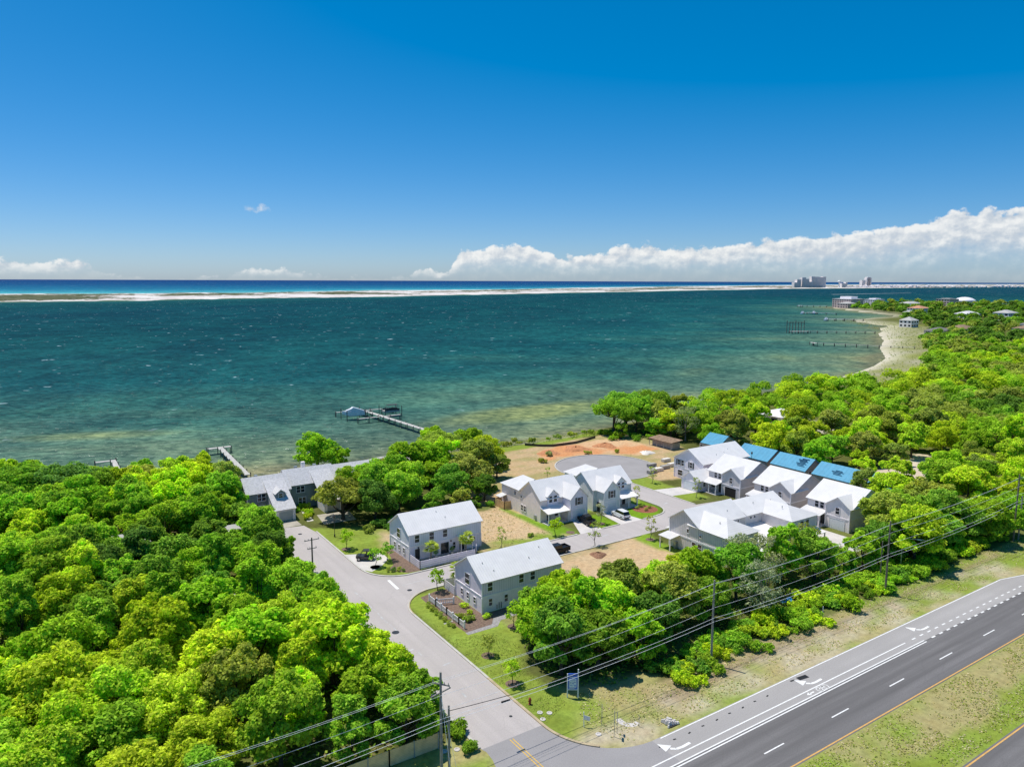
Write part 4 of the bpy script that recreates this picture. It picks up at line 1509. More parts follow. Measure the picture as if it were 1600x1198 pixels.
# ------------------------------------------------------------------ plainer houses: among trees and far along the shore
def plain_house(label, x, y, w, d_, ev, rg, axis='x', wall='stucco_white', roof='roof_far', name='house', floors=1, group=None, flat=False, rz=0):
    """hipped or flat roofed house given by its centre; windows on the two sides the photo sees"""
    h = thing(name, label, 'house', (x, y, 0), rz, group)
    wl = MB().box(-w / 2, -d_ / 2, 0, w / 2, d_ / 2, ev)
    wl.build('wall', wall, h, local=True)
    r = MB()
    o = .45
    if flat:
        r.box(-w / 2 - o, -d_ / 2 - o, ev + .01, w / 2 + o, d_ / 2 + o, ev + .5)
        if rg > ev + .6:
            r.box(-w * .2, -d_ * .3, ev + .52, w * .3, d_ * .3, rg)
    else:
        A, B_, C_, D_ = (-w / 2 - o, -d_ / 2 - o, ev), (w / 2 + o, -d_ / 2 - o, ev), (w / 2 + o, d_ / 2 + o, ev), (-w / 2 - o, d_ / 2 + o, ev)
        if axis == 'x':
            k_ = min(d_ / 2, w / 2 - .5)
            P, Q = (-w / 2 + k_, 0, rg), (w / 2 - k_, 0, rg)
            r.poly([A, B_, Q, P]).poly([B_, C_, Q]).poly([C_, D_, P, Q]).poly([D_, A, P]).poly([D_, C_, B_, A])
        else:
            k_ = min(w / 2, d_ / 2 - .5)
            P, Q = (0, -d_ / 2 + k_, rg), (0, d_ / 2 - k_, rg)
            r.poly([A, B_, P]).poly([B_, C_, Q, P]).poly([C_, D_, Q]).poly([D_, A, P, Q]).poly([D_, C_, B_, A])
    r.build('roof', roof, h, local=True)
    fh = ev / floors
    for f_ in range(floors):
        g = MB()
        n = max(2, int(w / max(4.0, fh * 1.1)))
        for i in range(n):
            a = -w / 2 + w * (i + .5) / n
            g.box(a - w / n * .25, -d_ / 2 - .06, f_ * fh + fh * .3, a + w / n * .25, -d_ / 2 + .01, f_ * fh + fh * .78)
        n = max(2, int(d_ / max(4.0, fh * 1.1)))
        for i in range(n):
            a = -d_ / 2 + d_ * (i + .5) / n
            g.box(-w / 2 - .06, a - d_ / n * .25, f_ * fh + fh * .3, -w / 2 + .01, a + d_ / n * .25, f_ * fh + fh * .78)
        g.each('window', 'glass', h, True)
    return h


TREE_GAPS = []                                            # (x, y, radius): no tree stands here


def gap(x, y, r):
    TREE_GAPS.append((x, y, r))


for lab, x, y, w_, d_, ev, rg, wall, roof, g_ in [
        ('white roofed cottage showing in slivers between the shoreline trees of the left wood', 27.5, 166.5, 13, 9, 3.2, 5.2, 'stucco_white', 'roof_far', 8.5),
        ('pale roofed cottage showing through a gap in the middle of the left wood', 11.5, 147.5, 11, 8, 3.0, 4.8, 'stucco_white', 'roof_far', 6.0),
        ('grey roofed shack showing as one pale patch in the wood beside the side street', 20.3, 115, 8, 7, 3.0, 4.6, 'stucco_white', 'roof_far', 4.6),
        ('dark fronted cottage under the oaks near the shore house', 30.2, 143.5, 8, 7, 2.9, 4.4, 'lap_taupe', 'roof_far', 5.0),
        ('long white roofed house behind the oaks beyond the pale blue barn house', 83, 175.5, 24, 9, 3.6, 5.4, 'stucco_white', 'roof_far', 9),
        ('white roofed bungalow in the right hand wood with parked vehicles beside it', 228.5, 167.5, 13, 11, 3.2, 5.0, 'lap_cream', 'trim_white', 10)]:
    plain_house(lab, x, y, w_, d_, ev, rg, 'x', wall, roof, 'cottage')
    gap(x, y, g_ * .72)
for x, y, r_ in ((224, 160, 8), (217, 154, 6.5), (229, 156, 6)):
    gap(x, y, r_)
h = thing('shed', 'long brown roofed open shed at the corner of the red dirt lot', 'shed', (163.5, 160.5, 0))
MB().box(162.3, 156.2, 0, 165.4, 165, 2.0).build('wall', 'wood_grey', h)
MB().slab([(161.0, 165.6, 2.35), (161.0, 155.6, 2.35), (166, 155.6, 2.75), (166, 165.6, 2.75)], .16).build('roof', 'roof_brown', h)
p = MB()
for yy in (155.9, 159, 162, 165.2):
    post(p, 161.3, yy, 0, 2.2, .14)
p.each('roof_post', 'wood_grey', h)
gap(164, 160, 6)

far_list = [
    ('salmon pink apartment block with stepped roof at the tip of the far point', 1383, 868, 44, 40, 17, 22, 'stucco_pink', 'trim_white', 4, True, 'apartment_building'),
    ('low cream wing on the shore side of the pink apartment block', 1352, 850, 30, 22, 9, 12, 'stucco_pink', 'roof_far', 2, False, 'house'),
    ('white flat roofed house in the low greenery beyond the pink apartment block', 1590, 935, 40, 26, 12, 15, 'stucco_white', 'trim_white', 3, True, 'house'),
    ('cream house with an orange tiled roof where the inlet meets the wood', 1165, 612, 26, 22, 11, 15, 'stucco_white', 'roof_tile', 3, False, 'house'),
    ('white garden pavilion beside the orange tiled house', 1130, 606, 16, 14, 6, 8, 'stucco_white', 'roof_far', 2, False, 'house'),
    ('white two storey house with a pyramid roof standing on the beach bulkhead', 842, 452, 15, 14, 8, 12, 'stucco_white', 'roof_far', 2, False, 'house'),
    ('long grey hipped roof house behind the beach below the dark trees', 736, 366, 24, 15, 5, 8, 'stucco_pink', 'roof_shingle_dark', 1, False, 'house'),
    ('brown roofed house beside the long grey roofed one', 792, 372, 26, 18, 5, 8.5, 'stucco_pink', 'roof_brown', 1, False, 'house'),
    ('slate roofed villa with many gables among the far trees', 880, 338, 34, 22, 8, 13, 'stucco_white', 'roof_shingle_dark', 2, False, 'house'),
    ('tan walled villa wing with brown roof at the edge of the bright wood', 800, 312, 34, 20, 8, 12, 'stucco_pink', 'roof_brown', 2, False, 'house'),
    ('pale pink flat house showing above the far tree line', 1660, 812, 40, 28, 15, 17, 'stucco_pink', 'roof_far', 3, True, 'house'),
    ('pale roofed house low in the far trees, between the pavilion and the pink flat house', 1480, 795, 44, 26, 9, 13, 'stucco_white', 'roof_far', 2, False, 'house'),
    ('grey roofed house deep in the far wood under the pale roofed one', 1090, 505, 30, 22, 8, 12, 'stucco_white', 'roof_shingle', 2, False, 'house'),
    ('cream roofed house close to the right edge of the far wood', 1120, 470, 28, 20, 10, 14, 'stucco_white', 'roof_far', 2, False, 'house'),
]
for lab, x, y, w_, d_, ev, rg, wall, roof, fl, flat, nm in far_list:
    plain_house(lab, x, y, w_, d_, ev, rg, 'x', wall, roof, nm, fl, None, flat)
    gap(x, y, max(w_, d_) * .55)
    L = math.hypot(x, y)
    for s_ in (16,):                               # keep the sight line open in front of it
        gap(x * (1 - s_ / L), y * (1 - s_ / L), w_ * .55)
h = thing('dome_house', 'pale dome roofed building showing above the far tree line', 'house', (1720, 805, 0))
MB().rev([(22, 0), (22, 9)], 24, (1720, 805, 0)).build('wall', 'stucco_white', h)
MB().rev([(23, 9.02), (20, 13), (14, 16.5), (7, 18.4), (.3, 19)], 24, (1720, 805, 0)).build('roof', 'trim_white', h, smooth=True)
gap(1720, 805, 30)


# ------------------------------------------------------------------ the resort town on the island
def tower(label, x, y, w, d_, hgt, steps, grp='resort towers on the far island'):
    h = thing('apartment_tower', label, 'tower', (x, y, 0), -YAW, grp)
    b = MB()
    g = MB()
    for a0, a1, f_ in steps:
        b.box(a0 * w, -d_ / 2, 0, a1 * w, d_ / 2, hgt * f_)
        nfl = int(hgt * f_ / 6.5)
        for i in range(nfl):
            g.box(a0 * w + 1.2, -d_ / 2 - .5, i * 6.5 + 3.2, a1 * w - 1.2, -d_ / 2 + .1, i * 6.5 + 5.6)
    b.build('wall', 'tower_wall', h, local=True)
    g.build('balcony_bands', 'tower_bands', h, local=True)


for lab, x, y, w_, d_, hg, st in [
        ('low stepped resort tower at the seaward end of the cluster', 5662, 4050, 58, 60, 82, [(-.5, -.1, .55), (-.098, .5, .85)]),
        ('second resort tower of the cluster with a notched top', 5744, 4030, 62, 60, 92, [(-.5, .05, .95), (.052, .5, .82)]),
        ('broad low resort block between the towers of the cluster', 5798, 4018, 46, 50, 60, [(-.5, .5, .85)]),
        ('tallest pale resort tower with a dark slot down its face', 5850, 4008, 66, 60, 97, [(-.5, -.08, 1.0), (-.06, .5, .97)]),
        ('broad tall resort tower at the landward end of the cluster', 5925, 3990, 66, 60, 95, [(-.5, .1, .96), (.11, .5, 1.0)]),
        ('small squat hotel standing alone between the towers and the water tower', 6175, 3930, 50, 50, 48, [(-.5, .2, .8), (.21, .5, 1.0)]),
        ('slim resort tower of the separate pair along the island', 6390, 3880, 32, 50, 66, [(-.5, .5, 1.0)]),
        ('taller resort tower with a greenish roof line in the separate pair', 6452, 3868, 46, 50, 92, [(-.5, .5, .97), (-.3, .3, 1.02)])]:
    tower(lab, x, y, w_, d_, hg, st)
wt = thing('water_tower', 'white mushroom shaped water tower on the far island', 'water tower', (6070, 3905, 0))
MB().rev([(9, 0), (4, 10), (4, 38), (8, 44)], 16, (6070, 3905, 0)).build('stem', 'white_plain', wt)
MB().rev([(8, 44.02), (14, 48), (15, 53), (12, 59), (5, 63), (.5, 64)], 16, (6070, 3905, 0)).build('tank', 'white_plain', wt, smooth=True)
blk = MB()
for i in range(150):
    f_ = i / 150
    x = 6080 + 2900 * f_ + random.uniform(-15, 15)
    y = 3840 - 420 * f_ + random.uniform(-25, 40) + (25 if f_ > .5 else 0)
    s_ = random.uniform(9, 22)
    z = random.uniform(7, 13) if random.random() < .85 else random.uniform(14, 24)
    blk.box(x - s_, y - 9, 0, x + s_, y + 9, z)
    blk.slab([(x - s_ - 1, y - 10, z), (x + s_ + 1, y - 10, z), (x + s_ + 1, y, z + 5), (x - s_ - 1, y, z + 5)], .6)
tag(blk.build('distant_town', 'stucco_white', at=(7500, 3700, 0)), 'pale haze of low beach houses along the far island', 'town', kind='stuff')

# ------------------------------------------------------------------ plants
def leaf_mat(name, use_attr=False, trans=.48):
    """leaves: colour of the plant (object colour or stored per leaf) with a lighter or darker tone leaf by leaf"""
    m, t = new_mat(name)
    if use_attr:
        base = t.n('ShaderNodeAttribute', attribute_name='leafcol').outputs['Color']
    else:
        base = t.n('ShaderNodeObjectInfo').outputs['Color']
    tone = t.n('ShaderNodeAttribute', attribute_name='tone').outputs['Fac']
    c = t.mix(1, base, t.mix(tone, (.48, .50, .56), (1.75, 1.64, 1.7)), 'MULTIPLY')
    a = t.n('ShaderNodeBsdfDiffuse')
    b_ = t.n('ShaderNodeBsdfTranslucent')
    t.put(a.inputs[0], c)
    t.put(b_.inputs[0], t.mix(1, c, (1.1, 1.15, .5), 'MULTIPLY'))
    mx = t.n('ShaderNodeMixShader')
    mx.inputs[0].default_value = trans
    t.t.links.new(a.outputs[0], mx.inputs[1])
    t.t.links.new(b_.outputs[0], mx.inputs[2])
    t.t.links.new(mx.outputs[0], t.n('ShaderNodeOutputMaterial').inputs[0])
    return m


leaf_mat('leaves')
leaf_mat('leaves_far', True)


def unit(n, g):
    v = g.normal(size=(n, 3))
    return v / np.linalg.norm(v, axis=1, keepdims=True)


def leaf_quads(pos, nrm, size, g, aspect=.6):
    """one diamond shaped leaf spray per point"""
    n = len(pos)
    r = unit(n, g)
    t1 = np.cross(nrm, r)
    t1 /= np.linalg.norm(t1, axis=1, keepdims=True) + 1e-9
    t2 = np.cross(nrm, t1)
    sz = (size * g.uniform(.6, 1.35, n))[:, None]
    a = pos + t1 * sz
    b_ = pos + t2 * sz * aspect + nrm * sz * .12
    c_ = pos - t1 * sz
    d_ = pos - t2 * sz * aspect + nrm * sz * .12
    return np.stack([a, b_, c_, d_], 1).reshape(-1, 3)


def crown_points(lobes, n, g, below=-.35, up=.35, rough=.75, fill=.25):
    """points and normals on the lobes of a crown, denser on their upper sides"""
    L = np.array(lobes)
    w = L[:, 3] ** 2
    idx = g.choice(len(L), n * 2, p=w / w.sum())
    d_ = unit(n * 2, g)
    keep = d_[:, 2] > below + g.uniform(-.25, .25, n * 2)
    idx, d_ = idx[keep], d_[keep]
    c_, r = L[idx, :3], L[idx, 3:4]
    rr = np.where(g.random((len(d_), 1)) < fill, g.uniform(.35, .85, (len(d_), 1)), g.uniform(.80, 1.0, (len(d_), 1)) + g.random((len(d_), 1)) ** 3 * .38)
    sq = L[idx, 4:5] if L.shape[1] > 4 else 1.0
    p = c_ + d_ * r * rr * np.concatenate([np.ones((len(d_), 2)), np.ones((len(d_), 1)) * sq], 1)
    ins = np.zeros(len(p), bool)                       # drop leaves buried deep in another lobe
    for l in L:
        ins |= np.linalg.norm((p - l[:3]), axis=1) < l[3] * .62
    ins &= g.random(len(p)) < .8
    p, d_, idx = p[~ins][:n], d_[~ins][:n], idx[~ins][:n]
    nr = d_ * .7 + np.array((0, 0, up + .2)) + unit(len(p), g) * rough
    nr /= np.linalg.norm(nr, axis=1, keepdims=True)
    return p, nr, idx


def crown_mesh(name, lobes, n, size, seed, below=-.35, aspect=.6, up=.35, fill=.25, mat='leaves'):
    g = np.random.default_rng(seed)
    subs = []
    for l in lobes:                                       # every lobe breaks up into smaller tufts
        for d_ in unit(7, g):
            if d_[2] > -.45:
                rs = l[3] * g.uniform(.34, .58)
                subs.append((l[0] + d_[0] * l[3] * .85, l[1] + d_[1] * l[3] * .85, l[2] + d_[2] * l[3] * .8, rs, .85))
    lobes = [(l[0], l[1], l[2], l[3] * .8, l[4]) for l in lobes] + subs
    p, nr, idx = crown_points(lobes, n, g, below, up, .8, fill)
    v = leaf_quads(p, nr, size, g, aspect)
    me = numpy_mesh(name, v, np.arange(len(v)).reshape(-1, 4), mat)
    lt = g.uniform(-.16, .16, len(lobes))
    tn = np.clip(.46 + lt[idx] + g.normal(0, .34, len(p)), 0, 1)
    attr_f(me, 'tone', np.repeat(tn, 4))
    return me


def lobes_round(Rr, H, base, n, g, flat=1.0, rl=(.24, .44)):
    """lobes packed over a dome of radius Rr between heights base and H"""
    out = []
    for i in range(n):
        u = (i + .5) / n
        ph = i * 2.39996 + g.uniform(-.5, .5)
        rad = Rr * (.18 + .64 * math.sqrt(u)) * g.uniform(.72, 1.2)
        top_ = 1 - (rad / Rr) ** 2 * .75
        r = Rr * g.uniform(*rl) * (1.05 - .25 * u)
        z = base + (H - base) * top_ * flat - r * .75 + g.uniform(-.13, .10) * H
        out.append((rad * math.cos(ph), rad * math.sin(ph), z, r, .85))
    for i in range(n // 2):                               # a lower skirt
        ph = i * 2.4 + g.uniform(0, 1)
        r = Rr * g.uniform(.24, .36)
        out.append((Rr * .66 * math.cos(ph), Rr * .66 * math.sin(ph), base + r * .6, r, .9))
    return out


def trunk_mesh(name, lobes, h0, r0, mat, g, limbs=6, fork=.5):
    mb = MB()
    top_ = max(l[2] for l in lobes)
    lean = (g.uniform(-.3, .3), g.uniform(-.3, .3))
    f = (lean[0] * .6, lean[1] * .6, h0 * fork)
    mb.tube([(0, 0, -.3), (lean[0] * .2, lean[1] * .2, h0 * fork * .5), f, (lean[0], lean[1], h0), (lean[0] * 1.3, lean[1] * 1.3, top_ * .82)],
            [r0 * 1.35, r0, r0 * .85, r0 * .55, r0 * .15], 7)
    for i in g.choice(len(lobes), min(limbs, len(lobes)), replace=False):
        l = lobes[i]
        a = Vector(f) if i % 2 else Vector((lean[0], lean[1], h0)) * .95
        b_ = Vector(l[:3])
        m1 = a.lerp(b_, .5) + Vector((0, 0, -.12 * (b_ - a).length + .2))
        mb.tube([a, m1, b_], [r0 * .5, r0 * .3, r0 * .1], 5)
    o_ = mb
    me = bpy.data.meshes.new(name)
    me.from_pydata(o_.v, [], o_.f)
    me.polygons.foreach_set('use_smooth', [True] * len(me.polygons))
    me.materials.append(MATS[mat])
    return me


KINDS_ = {}


def make_kind(key, Rr, H, base, n, leaves, size, seed, trunk_r=.28, mat='bark', flat=1.0, rl=(.22, .42), below=-.35, limbs=6, fork=.5, fill=.25):
    g = np.random.default_rng(seed)
    lb = lobes_round(Rr, H, base, n, g, flat, rl)
    KINDS_[key] = (crown_mesh('crown', lb, leaves, size, seed, below, fill=fill), trunk_mesh('trunk', lb, base * 1.05, trunk_r, mat, g, limbs, fork), Rr, H)


make_kind('oak0', 4.6, 8.6, 2.6, 15, 14350, 0.215, 101)
make_kind('oak1', 4.2, 9.2, 3.0, 13, 13300, 0.215, 102)
make_kind('oak2', 5.0, 8.2, 2.4, 18, 15400, 0.215, 103)
make_kind('oak3', 3.9, 8.0, 2.2, 11, 12250, 0.206, 104)
make_kind('oak4', 4.4, 9.6, 3.2, 14, 13650, 0.224, 105, rl=(.26, .40))
make_kind('oak5', 3.4, 7.4, 1.8, 10, 11200, 0.197, 106)
make_kind('slim0', 2.9, 9.4, 2.2, 12, 10500, 0.197, 107, .2, rl=(.34, .5))
make_kind('slim1', 2.5, 8.6, 1.6, 11, 9100, 0.189, 108, .18, rl=(.36, .5))
make_kind('spread', 6.4, 8.8, 4.4, 22, 15050, 0.224, 109, .42, flat=.95, rl=(.20, .30), below=-.15, limbs=12, fork=.35, fill=.15)
make_kind('spread1', 5.4, 8.0, 3.8, 18, 12600, 0.224, 110, .36, flat=.95, rl=(.22, .32), below=-.15, limbs=10, fork=.3, fill=.15)
make_kind('thin', 3.2, 7.6, 2.0, 12, 3325, 0.144, 111, .16, 'bark_grey', rl=(.26, .38), limbs=12, fill=.5)
make_kind('sapling', 1.15, 3.5, 1.35, 8, 750, .13, 112, .055, rl=(.34, .48), limbs=5)
make_kind('sapling_thin', .95, 4.0, 1.5, 8, 330, .12, 113, .055, 'bark_grey', rl=(.32, .46), limbs=7, fill=.5)
for i_ in range(4):                                       # bushes have no trunk to see
    g_ = np.random.default_rng(140 + i_)
    lb_ = [(g_.normal(0, .55), g_.normal(0, .55), g_.uniform(.45, .95), g_.uniform(.5, .85), .85) for _ in range(7)]
    KINDS_['bush%d' % i_] = (crown_mesh('bush', lb_, 1500, .15, 150 + i_, -.6), None, 1.5, 1.7)
lb_ = [(0, 0, .28, .38, .9), (.14, .1, .3, .3, .9), (-.14, -.05, .26, .3, .9)]
KINDS_['shrub'] = (crown_mesh('shrub', lb_, 320, .075, 160, -.5), None, .4, .6)


# greens of the place (linear): bright new leaves, mid greens, dark evergreen, olive, grey-green
PAL = {
    'bright yellow-green': (0.528, 0.688, 0.041),
    'fresh green': (0.367, 0.595, 0.041),
    'mid green': (0.264, 0.472, 0.044),
    'dark green': (0.174, 0.332, 0.049),
    'olive green': (0.399, 0.490, 0.085),
    'grey-green': (.440, .490, .250),
}


def vary(col, g=random):
    f = g.uniform(.86, 1.14)
    return (col[0] * f * g.uniform(.9, 1.1), col[1] * f, col[2] * f * g.uniform(.8, 1.3), 1)


TREES = []                                                # filled first, labelled together afterwards


def plant(kind, x, y, colname, scale=1.0, label=None, name='oak_tree', cat='tree', group=None, zs=1.0, rot=None, z=0):
    crown, trunk, Rr, H = KINDS_[kind]
    rz = random.uniform(0, 6.28) if rot is None else rot
    if trunk is None:
        o = bpy.data.objects.new(name, crown)
        C.objects.link(o)
        o.color = vary(PAL[colname])
    else:
        o = bpy.data.objects.new(name, None)
        o.empty_display_size = .3
        C.objects.link(o)
        a = bpy.data.objects.new('trunk', trunk)
        C.objects.link(a)
        a.parent = o
        b_ = bpy.data.objects.new('crown', crown)
        C.objects.link(b_)
        b_.parent = o
        b_.color = vary(PAL[colname])
    o.location = (x, y, z)
    o.rotation_euler = (0, 0, rz)
    o.scale = (scale * random.uniform(.88, 1.14), scale * random.uniform(.88, 1.14), scale * zs)
    tag(o, label, cat, group)
    return o


def in_view(x, y, z=4.0, margin=1.06):
    v = cam.matrix_world.inverted() @ Vector((x, y, z))
    if v.z > -5:
        return False
    a, b_ = v.x / -v.z, v.y / -v.z
    return abs(a) < .6957 * margin and abs(b_) < .521 * margin


KEEP = [                                                  # nothing grows over roads, houses, yards
    ([(-400, -60), (1200, -60), (1200, 62.2), (-400, 62.2)], 0),
    ([(38.0, 55), (57.5, 55), (57.5, 145), (48, 148), (38, 148)], .6),
    ([(36, 146), (47, 146), (58, 153), (58, 168), (36.5, 168)], .5),
    ([(55, 91), (136, 91), (136, 135), (55, 135)], 0),
    ([(101, 82), (137, 80), (137, 100), (101, 100)], 1),
    ([(128, 79), (152, 79), (152, 140), (128, 140)], 1),
    ([(158, 68), (169, 68), (171, 145), (158, 145)], 1.2),
    ([(88, 134), (170, 134), (170, 192), (100, 192), (88, 170)], 0),
    ([(176, 90), (182, 88), (197, 94), (221, 102), (221, 110), (206, 108), (190, 106)], .5),
]


def blocked(x, y, r=1.5):
    for poly, m_ in KEEP:
        if in_poly(np.array([x]), np.array([y]), poly)[0]:
            return True
        if m_ and dist_line(np.array([x]), np.array([y]), poly + poly[:1])[0] < m_ * r:
            return True
    for gx_, gy_, gr in TREE_GAPS:
        if math.hypot(x - gx_, y - gy_) < gr:
            return True
    return False


LANDMARKS = {
    'left': [('the timber fence', 30, 67), ('the black iron railing', 37, 110), ('the side street pole', 38, 120),
             ('the grey shore house', 40, 158), ('the bare little dock', 16, 222), ('the pale roofed cottage', 11.5, 147.5), ('the grey roofed shack', 20, 115)],
    'mid': [('the blue signboard', 53, 67), ('the white barn house', 64, 91), ('the second roadside pole', 73.8, 62.7), ('the board and batten house', 104, 84), ('the third roadside pole', 115, 62)],
    'shore': [('the pale blue barn house', 63, 128), ('the long white roof', 80, 175), ('the cream gabled house', 90, 138), ('the boat dock', 111, 224)],
    'right': [('the blue roofs', 166, 110), ('the white roofed bungalow', 228, 167), ('the bare sandy clearing', 200, 100), ('the last roadside pole', 161, 62), ('the brown roofed shed', 164, 162), ('the curved beach', 430, 240)],
}
WOODS = {'left': 'oaks in the wood left of the side street', 'mid': 'trees in the thicket along the highway', 'shore': 'oaks between the barn houses and the sound', 'right': 'trees in the great wood on the right'}
PLANTED = {}


def spot(kind, x, y, colname, scale, region, zs=1.0, word=None):
    TREES.append((kind, x, y, colname, scale, region, zs, word))


def scatter(poly, spacing, region, kinds, cols, seed, sc=(.85, 1.15), limit=None, zr=(.9, 1.12), grow=0.0, tries=9):
    """blue-noise planting inside a polygon; spacing grows with distance from the camera"""
    g = random.Random(seed)
    xs, ys = [p[0] for p in poly], [p[1] for p in poly]
    got = []
    cell = {}
    area = (max(xs) - min(xs)) * (max(ys) - min(ys))
    for _ in range(int(area / spacing ** 2 * tries)):
        x, y = g.uniform(min(xs), max(xs)), g.uniform(min(ys), max(ys))
        if not in_view(x, y, 5, 1.10) or not in_poly(np.array([x]), np.array([y]), poly)[0]:
            continue
        d_ = spacing * (1 + grow * max(0, math.hypot(x, y) - 150) / 100)
        kx, ky = int(x // 12), int(y // 12)
        ok = True
        for ax in (kx - 1, kx, kx + 1):
            for ay in (ky - 1, ky, ky + 1):
                for (u, v) in cell.get((ax, ay), ()):
                    if (u - x) ** 2 + (v - y) ** 2 < d_ * d_:
                        ok = False
                        break
        if not ok or blocked(x, y):
            continue
        cell.setdefault((kx, ky), []).append((x, y))
        # neighbouring trees tend to share a colour
        q_ = vnoise(np.array([x / 17.]), np.array([y / 17.]), seed + 5)[0] * .75 + g.random() * .35
        col_ = cols[min(len(cols) - 1, int(q_ / 1.1 * len(cols)))]
        spot(g.choice(kinds), x, y, col_, g.uniform(*sc), region, g.uniform(*zr))
        got.append((x, y))
    return got


OAKS = ['oak0', 'oak1', 'oak2', 'oak3', 'oak4', 'oak5']
gap(36.5, 153, 5.0)
# --- left wood
for kk, x, y, cn, sc_ in [('spread', -4, 187, 'mid green', 1.25), ('spread', 3, 185, 'dark green', 1.2), ('spread1', -9, 178, 'mid green', 1.2), ('spread', 10, 187, 'mid green', 1.0),
                          ('oak2', 20, 186, 'olive green', 1.0), ('oak2', 32, 184, 'bright yellow-green', 1.0), ('oak4', 36, 176, 'olive green', .95)]:
    spot(kk, x, y, cn, sc_, 'left')
    gap(x, y, 5.0)
scatter([(-24, 68), (32.0, 68), (33.4, 84), (33.2, 104), (34.2, 146), (34, 160), (36, 190), (22, 194), (8, 194), (4, 204), (-24, 208)], 5.15, 'left', OAKS + ['slim0', 'oak2'],
        ['dark green', 'mid green', 'fresh green', 'bright yellow-green', 'fresh green', 'bright yellow-green', 'olive green'], 3, (.82, 1.1))
for kk, x, y, cn, sc_ in [('oak5', 34.4, 72.5, 'fresh green', .9), ('oak3', 34.6, 79.5, 'bright yellow-green', .85), ('oak5', 35.2, 127, 'fresh green', .85), ('oak3', 35.4, 136, 'bright yellow-green', .8)]:
    spot(kk, x, y, cn, sc_, 'left')
# --- oaks between the barn houses and the shore
for kk, x, y, cn, sc_ in [('spread1', 54.2, 147.5, 'olive green', 1.1), ('oak2', 60, 144, 'dark green', 1.0), ('oak0', 66.5, 146, 'fresh green', 1.05), ('oak5', 72, 139, 'mid green', .8),
                          ('oak1', 63.5, 153, 'fresh green', 1.05), ('oak2', 72, 152, 'fresh green', 1.1), ('oak0', 80, 146, 'mid green', 1.0), ('oak2', 88, 152, 'olive green', 1.05),
                          ('oak4', 95, 160, 'olive green', 1.1), ('oak2', 102, 168, 'bright yellow-green', 1.1), ('spread', 94, 178, 'olive green', 1.05), ('oak1', 104, 180, 'fresh green', .95),
                          ('oak3', 82, 160, 'fresh green', .9), ('oak2', 62.6, 189, 'fresh green', 1.22), ('oak5', 68.5, 186.5, 'fresh green', .9), ('slim1', 76, 166, 'dark green', .85), ('oak5', 57.8, 155, 'olive green', .9),
                          ('oak1', 96, 187, 'bright yellow-green', .95), ('oak3', 105.5, 174, 'dark green', .8), ('oak5', 78, 138.5, 'olive green', .75), ('oak0', 60, 158.5, 'fresh green', .95), ('oak2', 66, 160, 'fresh green', 1.0), ('oak0', 72, 159, 'mid green', 1.05), ('oak4', 78, 166, 'fresh green', 1.12), ('oak2', 85, 167, 'fresh green', 1.1), ('oak1', 91, 168.5, 'bright yellow-green', 1.05), ('oak3', 70, 167, 'olive green', 1.0), ('oak3', 100, 158, 'olive green', .9), ('oak3', 87, 143, 'dark green', .85)]:
    spot(kk, x, y, cn, sc_, 'shore')
# --- thicket along the highway
for kk, x, y, cn, sc_ in [('oak1', 55.2, 71.5, 'mid green', .92), ('oak0', 57.4, 76.6, 'fresh green', .95), ('oak3', 60.2, 70.2, 'mid green', .95), ('slim0', 62.5, 74.8, 'fresh green', .95), ('oak5', 58.6, 82.0, 'mid green', .85),
                          ('oak4', 63.0, 81.0, 'bright yellow-green', .85), ('oak2', 66.8, 75.8, 'bright yellow-green', .9), ('oak5', 66.5, 68.2, 'fresh green', .9), ('oak3', 71.2, 70.4, 'dark green', .95), ('oak1', 72.2, 79.0, 'olive green', .85),
                          ('oak4', 77.0, 73.4, 'olive green', .9), ('oak0', 80.3, 79.5, 'bright yellow-green', .72), ('oak5', 76.2, 83.5, 'olive green', .62), ('oak3', 81.8, 70.8, 'mid green', .9), ('oak4', 86.5, 77.0, 'fresh green', .85), ('thin', 69, 86.5, 'grey-green', .7),
                          ('oak1', 92.0, 73.6, 'mid green', .9), ('thin', 91.0, 68.4, 'grey-green', 1.0), ('thin', 97.5, 73.5, 'grey-green', 1.15), ('thin', 99.0, 79.0, 'grey-green', .95),
                          ('slim0', 104.5, 74.5, 'fresh green', .95), ('oak1', 109.5, 71.6, 'mid green', .85), ('oak5', 108.0, 77.6, 'fresh green', .72), ('thin', 113.2, 75.6, 'olive green', .95), ('oak5', 116.5, 70.6, 'fresh green', .62),
                          ('oak5', 121.5, 70.2, 'fresh green', .85), ('oak3', 129.0, 71.5, 'mid green', .88), ('slim0', 134, 73.5, 'olive green', .95), ('oak4', 139, 76.0, 'olive green', .95), ('oak0', 145, 74.5, 'fresh green', .9), ('oak4', 150, 71, 'mid green', .95), ('oak1', 155, 76, 'olive green', 1.0), ('oak2', 155, 68.5, 'fresh green', .85), ('oak4', 154.6, 84, 'bright yellow-green', .95), ('slim0', 155.5, 91, 'olive green', .85), ('oak0', 148.5, 79, 'fresh green', .85), ('oak3', 144.5, 68, 'mid green', .85), ('oak5', 137.6, 69, 'dark green', .9), ('oak5', 131.5, 69.5, 'mid green', .8), ('oak1', 152, 66.6, 'mid green', .7)]:
    spot(kk, x, y, cn, sc_ * 1.11, 'mid')
